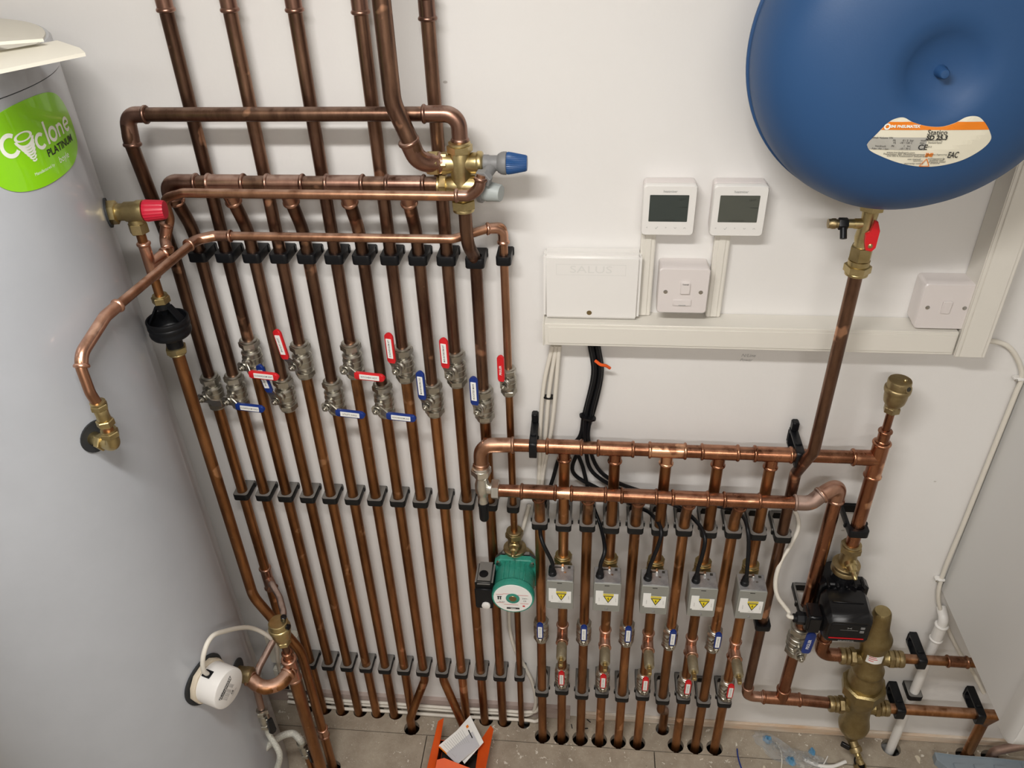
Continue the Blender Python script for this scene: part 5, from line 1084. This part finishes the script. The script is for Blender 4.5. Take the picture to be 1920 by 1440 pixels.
# ================================================================ WALL ELECTRICS
def trunk(name, label, lo, hi, ledge, group=None):
    t = thing(name, label, 'cable trunking', ((lo[0]+hi[0])/2, 0, lo[2]))
    lo, hi = V(lo), V(hi); c = (lo+hi)/2; s_ = hi-lo
    B().box(c, s_, .0016).build('base', TRUNK, t)
    if s_.x > s_.z: B().box((c.x+.002, lo.y-.0010, c.z), (s_.x-.010, .0022, s_.z-.012), .0008).build('lid', TRUNK, t)
    else: B().box((c.x, lo.y-.0010, c.z), (s_.x-.014, .0022, s_.z-.004), .0008).build('lid', TRUNK, t)
    return t
D_ = -.050
th_ = trunk('trunking', 'long cream horizontal cable trunking across the wall', (-.080, D_, 1.2145), (.634, -.0002, 1.2605), 0)
B().box((-.0815, D_/2, 1.2375), (.003, .052, .048), .001).build('end_cap', TRUNK, th_)
trunk('trunking', 'wide cream vertical cable trunking beside the blue vessel', (.637, D_-.001, 1.2105), (.689, -.0002, 2.30), 0)
for i, (x0, x1) in enumerate(((.085, .1095), (.2085, .234))):
    t = trunk('mini_trunking', 'narrow vertical trunking under the %s thermostat' % ('left', 'right')[i], (x0, -.016, 1.2612), (x1, -.0002, 1.452), 0)
# control box
t = thing('wiring_centre', 'white plastic wiring centre box left of the fused switch', 'wiring box', (.003, -.001, 1.264))
B().box((.003, -.012, 1.3255), (.1685, .023, .1245), .004).build('back_box', WHITEP, t)
lid = B().box((.003, -.0275, 1.3255), (.170, .020, .126), .006).build('lid', WHITEP, t)
ff = plane_fn((.003, -.0377, 1.3255), RT, UP); b = B()
for x0, z0, x1, z1_ in ((-.062, .046, .058, .0468), (-.062, .026, .058, .0268), (-.062, .026, -.0612, .0468), (.0572, .026, .058, .0468)): slab(b, ff, [(x0, z0), (x1, z0), (x1, z1_), (x0, z1_)])
text_mesh(b, 'SALUS', .019, lambda x, y: ff(x-.002, y+.0365), sx=1.4); b.build('embossed_logo', mat('emboss', (.70, .69, .66), .4), lid)
B().lathe([(.0042, 0), (.0046, .0008), (.0036, .0012), (.001, .0006)], (.000, -.0372, 1.2775), FW, 16).build('screw', BRASS_D, lid)
def plate(x, z, d, label, kind, size=.086):
    t = thing(kind, label, 'switch', (x, -.001, z-size/2))
    b = B(); b.rings([[V((x+p[0]*k, y, z+p[1]*k)) for p in rrect(size, size, .006)] for y, k in ((-.0004, .97), (-.028, .985), (-.0285, 1), (-(d-.002), 1), (-d, .965))]); b.build('plate', PINKP, t)
    for s_ in (-1, 1):
        B().lathe([(.0036, 0), (.0036, .0010), (.001, .0012)], (x+s_*.030, -d, z-.001), FW, 16).build('screw', STEEL, t)
    return t
t = plate(.1605, 1.3275, .045, 'white fused switch between the two narrow trunkings', 'fused_switch')
B().box((.1635, -.0465, 1.3345), (.016, .005, .022), .001).build('rocker', PINKP, t)
b = B(); text_mesh(b, 'TANK', .0042, plane_fn((.1635, -.0495, 1.3425), RT, UP)); b.build('lettering', INK, t)
B().box((.1605, -.0458, 1.306), (.032, .0028, .0125), .001).build('fuse_holder', PINKP, t); B().box((.1605, -.0474, 1.3015), (.012, .001, .0012)).build('fuse_notch', INKG, t)
sx_ = at(1763, 565, y=-.045)
t = plate(.601, 1.3065, .045, 'white light switch at the corner of the two trunkings', 'light_switch'); B().box((.601, -.0462, 1.3065), (.015, .004, .024), .001, X=(1, 0, 0), Y=(0, 1, .06)).build('rocker', PINKP, t)
for i, (x, z) in enumerate(((.1255, 1.4700), (.2380, 1.4700))):
    t = thing('thermostat', 'white square thermostat with %s screen, %s of two' % (('dark', 'left'), ('grey green', 'right'))[i], 'thermostat', (x, -.001, z-.043))
    b = B(); b.rings([[V((x+p[0]*k, y, z+.002+p[1]*k)) for p in rrect(.086, .086, .006)] for y, k in ((-.0004, .98), (-.020, 1), (-.0225, .97))]); b.build('back_box', PINKP, t)
    b = B(); b.rings([[V((x+p[0]*k, y, z+p[1]*k)) for p in rrect(.087, .087, .006)] for y, k in ((-.0225, .97), (-.0240, 1), (-.0330, 1), (-.0352, .965))]); fr = b.build('front', WHITEP, t)
    b = B(); b.prism(rrect(.063, .046, .001, 2), (x-.0008, -.0351, z+.0045), RT, UP, .0005); b.build('screen', (SCREEN, SCREEN2)[i], fr)
    b = B(); ff = plane_fn((x, -.0356, z), RT, UP); text_mesh(b, 'heatmiser', .0056, lambda x_, y_: ff(x_, y_+.0335), bold=.0001)
    for j, s_ in enumerate(('<', '', '>', '', '')):
        if s_: text_mesh(b, s_, .0052, lambda x_, y_: ff(x_-.034+.0155*j, y_-.0292))
    for j, pts in ((1, [(-.002, 0), (-.0005, -.002), (.0025, .0022)]), (3, [(-.002, .001), (0, -.001), (.002, .001)]), (4, [(-.002, -.001), (0, .001), (.002, -.001)])):
        for p, q in zip(pts, pts[1:]):
            dx, dz = q[0]-p[0], q[1]-p[1]; ln = math.hypot(dx, dz); nx, nz = -dz/ln*.0003, dx/ln*.0003; ox, oz = -.034+.0155*j, -.0295
            slab(b, ff, [(ox+p[0]-nx, oz+p[1]-nz), (ox+q[0]-nx, oz+q[1]-nz), (ox+q[0]+nx, oz+q[1]+nz), (ox+p[0]+nx, oz+p[1]+nz)])
    b.build('lettering', INKG, fr)
    b = B(); f5 = plane_fn((x, -.0359, z), RT, UP); text_mesh(b, '12:17', .0050, lambda x_, y_: f5(x_+.019, y_+.020)); slab(b, f5, [(.017, .0065), (.029, .0065), (.029, .0072), (.017, .0072)]); text_mesh(b, 'on  timer away lock', .0030, lambda x_, y_: f5(x_-.002, y_-.0155)); b.build('screen_digits', mat('lcd_ink', (.02, .025, .022), .4), fr)
b = B(); f6 = plane_fn((.296, -.0006, 1.166), RT, UP); text_mesh(b, 'N/Line', .0095, lambda x, y: f6(x+.002, y+.006), shear=.3); text_mesh(b, 'Power', .0085, lambda x, y: f6(x-.001, y-.004), shear=.3); tag(b.build('pencil_note', INKG), 'small faint handwritten pencil note on the wall under the trunking', 'writing')
# ================================================================ BOILER
bx0, bz0 = .795, .567
t = thing('boiler', 'large white wall-hung boiler at the right edge', 'boiler', (1.02, -.001, bz0))
B().box((1.02, -.173, .932), (.446, .344, .722), .003).build('casing', BOILER, t)
b = B(); poly = [(0, 0)]
R_ = []
pr_ = [(-.333, .7262), (-.366, .7200), (-.385, .705), (-.385, .040), (-.3825, .022), (-.372, .008), (-.356, .0005), (-.333, .0)]
for x, k in ((.7935, .985), (.7950, 1), (1.2450, 1), (1.2465, .985)):
    R_.append([V((x, -.333+(y+.333)*k, bz0-.002+.363+(z-.363)*k)) for y, z in pr_])
b.rings(R_).build('front_cover', BOILER, t)
# white cable clipped beside the boiler
pts = [(.692, -.006, 1.222), at(1882, 645, y=-.008), at(1905, 668, y=-.008), at(1916, 705, y=-.008), (.7885, -.008, 1.10), (.788, -.008, .95), (.7875, -.008, .78), (.7865, -.008, .62), at(1760, 1128, y=-.012), at(1778, 1180, y=-.016), at(1800, 1225, y=-.024), at(1824, 1260, y=-.035), at(1845, 1300, y=-.06)]
tag(B().tube(spline(pts, 8), .0045, 12).build('cable', CABLEW), 'white cable clipped down the wall along the boiler edge', 'cable')
for i, (u, v) in enumerate(((1912, 708), (1763, 1084))):
    p = at(u, v, y=-.006); t = thing('cable_clip', '%s nail clip holding the white cable by the boiler' % ('upper', 'lower')[i], 'cable clip', p, 'cable clips')
    b = B(); b.box((p.x-.002, -.0075, p.z), (.020, .014, .006), .0015); b.build('saddle', WHITEP, t); b = B(); b.lathe([(.0025, 0), (.0030, .001), (.001, .0018)], (p.x-.010, -.0145, p.z), FW, 12); b.build('nail', STEEL, t)
# ================================================================ THINGS ON THE FLOOR
# open orange card box with leaflets
t = thing('card_box', 'open orange card box with a dark inside on the floor', 'box', (-.305, -.17, .001))
f0_, f1_ = at(838, 1362, z=.085), at(806, 1440, z=.085); g0_, g1_ = at(920, 1376, z=.085), at(898, 1450, z=.085)
bx = [V((-.352, -.130, 0)), V((-.250, -.130, 0)), V((-.250, -.262, 0)), V((-.352, -.262, 0))]
hgt = .052
def wallp(a, c, h0=.001, h1=hgt, th=.0014):
    d = (c-a).normalized(); n2 = V((-d.y, d.x, 0))*th; return [[a+UP*h0, c+UP*h0, c+n2+UP*h0, a+n2+UP*h0], [a+UP*h1, c+UP*h1, c+n2+UP*h1, a+n2+UP*h1]]
b = B()
for a, c in zip(bx, bx[1:]+bx[:1]): b.rings(wallp(a, c))
b.rings([[p+UP*.0006 for p in bx], [p+UP*.002 for p in bx]]); b.build('tray', BOXO, t)
B().rings([[p*1+UP*.0022+(V((-.301, -.196, 0))-p)*.03 for p in bx], [p+UP*.0035+(V((-.301, -.196, 0))-p)*.03 for p in bx]]).build('inner_card', DARKV, t)
def flap(nm, pts, th=.0016):
    n2 = (pts[1]-pts[0]).cross(pts[2]-pts[0]).normalized()*th; B().rings([[p for p in pts], [p+n2 for p in pts]]).build(nm, BOXO, t)
H = UP*hgt
flap('flap', [bx[0]+H, bx[3]+H, V((-.372, -.245, hgt+.014)), V((-.362, -.092, hgt+.026)), V((-.349, -.082, hgt+.026))])
flap('flap', [bx[1]+H, bx[2]+H, V((-.226, -.250, hgt+.022)), V((-.214, -.110, hgt+.034)), V((-.222, -.100, hgt+.034))])
flap('flap', [bx[3]+H, bx[2]+H, V((-.245, -.225, hgt+.020)), V((-.262, -.212, hgt+.024)), V((-.330, -.192, hgt+.026)), V((-.348, -.196, hgt+.022))])
# leaflets
lp = [at(821, 1399, z=.062), at(857, 1433, z=.070), at(899, 1398, z=.094), at(878, 1352, z=.088)]
def sheet(name, label, P4, m, th=.0012, group='leaflets in the orange box'):
    n2 = (P4[1]-P4[0]).cross(P4[3]-P4[0]).normalized()*th; o = B().rings([[p for p in P4], [p+n2 for p in P4]]).build(name, m); return tag(o, label, 'leaflet', group), n2
lf = thing('leaflet', 'printed white and grey folded leaflet leaning in the orange box', 'leaflet', lp[0], 'leaflets in the orange box')
n2 = (lp[1]-lp[0]).cross(lp[3]-lp[0]).normalized(); n2 = n2 if n2.y < 0 or n2.z > 0 else -n2
B().rings([[p for p in lp], [p-n2*.0014 for p in lp]]).build('page', PAPER, lf)
def lfn(x, y, k=.0006): a = lp[0].lerp(lp[3], x); c = lp[1].lerp(lp[2], x); return a.lerp(c, y)+n2*k
b = B(); slab(b, lfn, [(.0, .42), (.0, 1), (1, 1), (.98, .42)]); b.build('grey_area', mat('leaflet_grey', (.55, .55, .58), .6), lf)
b = B()
for i in range(11):
    x = .12+.062*i; slab(b, lambda p, q: lfn(p, q, .0010), [(x, .10), (x+.008, .10), (x+.008, .80-.05*(i % 3)), (x, .80-.05*(i % 3))])
b.build('print_lines', INKG, lf)
b = B(); slab(b, lambda p, q: lfn(p, q, .0010), [(.88, .10), (.95, .10), (.95, .20), (.88, .20)]); b.build('logo', ORANGE, lf)
b = B(); slab(b, lambda p, q: lfn(p, q, .0010), [(.88, .28), (.915, .28), (.915, .62), (.88, .62)]); b.build('heading', INK, lf)
b = B(); slab(b, lambda p, q: lfn(p, q, .0012), [(-.004, .05), (.03, .06), (.03, .42), (-.004, .50)]); b.build('orange_tab', ORANGE, lf)
l2 = [p-n2*.006+V((.004, .010, .004)) for p in lp]; l2[3] = l2[3]+V((-.002, .004, .004))
sheet('leaflet', 'plain white back leaflet behind the printed one in the orange box', [l2[0]+V((.02, .01, 0)), l2[1]+V((.012, -.004, -.006)), l2[2]+V((.004, 0, 0)), l2[3]], PAPER)
# grey tray
t = thing('plastic_tray', 'grey moulded plastic tray lid on the floor by the boiler', 'tray', (1.03, -.13, .0))
P = [at(1752, 1411, z=.022), at(1790, 1416, z=.022), at(1860, 1421, z=.022), at(1925, 1428, z=.022), at(1940, 1470, z=.022), at(1785, 1470, z=.022), at(1775, 1440, z=.022), at(1756, 1425, z=.022)]
B().rings([[V((p.x, p.y, z)) for p in P] for z in (.001, .020)]).build('lid', TRAY, t)
cxy = V((sum(p.x for p in P)/8, sum(p.y for p in P)/8, 0))
B().rings([[V((cxy.x+(p.x-cxy.x)*k, cxy.y+(p.y-cxy.y)*k, z)) for p in P] for k, z in ((1, .020), (1, .024), (.90, .024), (.88, .0195))], False, False).build('rim', TRAY, t)
for i in range(3): 
    q = at(1800+38*i, 1434+2*i, z=.024); B().box((q.x, q.y-.02, .0215), (.030, .05, .004), .0015).build('rib', TRAY, t)
# clear bag: a low crumpled film heap with blue print
random.seed(11)
def heap(b, cen, rx, ry, h, nu=22, nv=9, seed=1, a0=0):
    rnd = random.Random(seed); nz = [[rnd.uniform(-1, 1) for _ in range(nu)] for _ in range(nv+1)]; rows = []
    for j in range(nv+1):
        k = 1-j/nv; rows.append([V((cen[0]+rx*k*math.cos(a)*(1+.18*nz[j][i])*math.cos(a0)-ry*k*math.sin(a)*(1+.18*nz[j][i])*math.sin(a0), cen[1]+rx*k*math.cos(a)*math.sin(a0)+ry*k*math.sin(a)*(1+.16*nz[j][i])*math.cos(a0), max(.0012, h*(1-k*k)*(.55+.45*nz[j][(i+3) % nu])+.002))) for i, a in enumerate([2*math.pi*i/nu for i in range(nu)])])
    R2 = [[b.bm.verts.new(p) for p in r] for r in rows]
    for r, q in zip(R2, R2[1:]):
        for i in range(nu): b._f((r[i], r[(i+1) % nu], q[(i+1) % nu], q[i]))
    return b
pb = thing('plastic_bag', 'crumpled clear plastic bag with blue print on the floor left of the separator', 'bag', (.555, -.075, .001))
heap(B(), (.515, -.055), .060, .030, .018, seed=3, a0=-.7).build('film', GLASSP, pb, smooth=False)
heap(B(), (.585, -.085), .055, .028, .020, seed=5, a0=-.3).build('film', GLASSP, pb, smooth=False)
for i, (u, v, s_) in enumerate(((1441, 1380, .014), (1485, 1420, .015), (1524, 1404, .010))):
    q = at(u, v, z=.02); heap(B(), (q.x, q.y), s_, s_*.7, .024, 9, 4, 20+i, -.9).build('print_patch', BLUEF, pb, smooth=False)
tag(B().tube(spline([at(1508, 1424, z=.006), at(1530, 1434, z=.006), at(1560, 1437, z=.008), at(1586, 1428, z=.012)], 8), .0045, 10).build('plastic_tube', WHITEP), 'short curved white plastic tube on the floor under the separator', 'tube')
tag(B().tube(spline([at(1382, 1404, z=.003), at(1384, 1420, z=.004), at(1390, 1440, z=.003), at(1398, 1460, z=.003)], 6), .0018, 8).build('wire_offcut', BLUEP), 'thin blue wire offcut lying on the floor', 'wire')
tag(B().tube(spline([at(1552, 1418, z=.003), at(1546, 1430, z=.006), at(1538, 1442, z=.003)], 5), .0016, 8).build('wire_offcut', WHITEP), 'tiny white wire offcut beside the white plastic tube', 'wire')
tag(B().tube(spline([at(1455, 1392, z=.004), at(1463, 1405, z=.007), at(1466, 1425, z=.006), at(1464, 1448, z=.003)], 6), .0013, 8).build('wire_offcut', CABLEW), 'thin pale string lying across the clear bag', 'string')
for i, (u, v, d) in enumerate(((1104, 1352, (.6, -.5)), (1072, 1362, (.2, -.8)), (1098, 1366, (1, .1)))):
    q = at(u, v, z=.001); tag(B().box((q.x, q.y, .0016), (.013, .0022, .002), .0004, X=(d[0], d[1], 0), Y=(-d[1], d[0], 0)).build('black_scrap', BLACKP), ('longest black sliver on the floor', 'small black sliver left of the others', 'flat black sliver nearest the camera')[i]+' between the pipe feet', 'scrap', 'black slivers on the floor')
t = thing('hose_cap', 'black ringed hose cap lying beside the brass drain cock', 'cap', at(1613, 1436, z=.001)); q = at(1613, 1436, z=.012)
B().lathe([(.013, -.010), (.014, -.008), (.014, .004), (.012, .007), (.009, .007), (.009, -.002)], q, (.2, -.3, 1), 20).build('collar', BRASS_D, t); B().lathe([(.0088, -.002), (.0088, .0035), (.001, .0035)], q, (.2, -.3, 1), 18).build('insert', BLACKG, t)
tag(B().tube(spline([q+V((-.012, .0, .002)), q+V((-.016, .006, .020)), q+V((-.006, .016, .040)), V((.692, -.082, .075))], 6), .0022, 8).build('strap', BLACKP), 'thin black strap between the drain cock and its cap', 'strap')
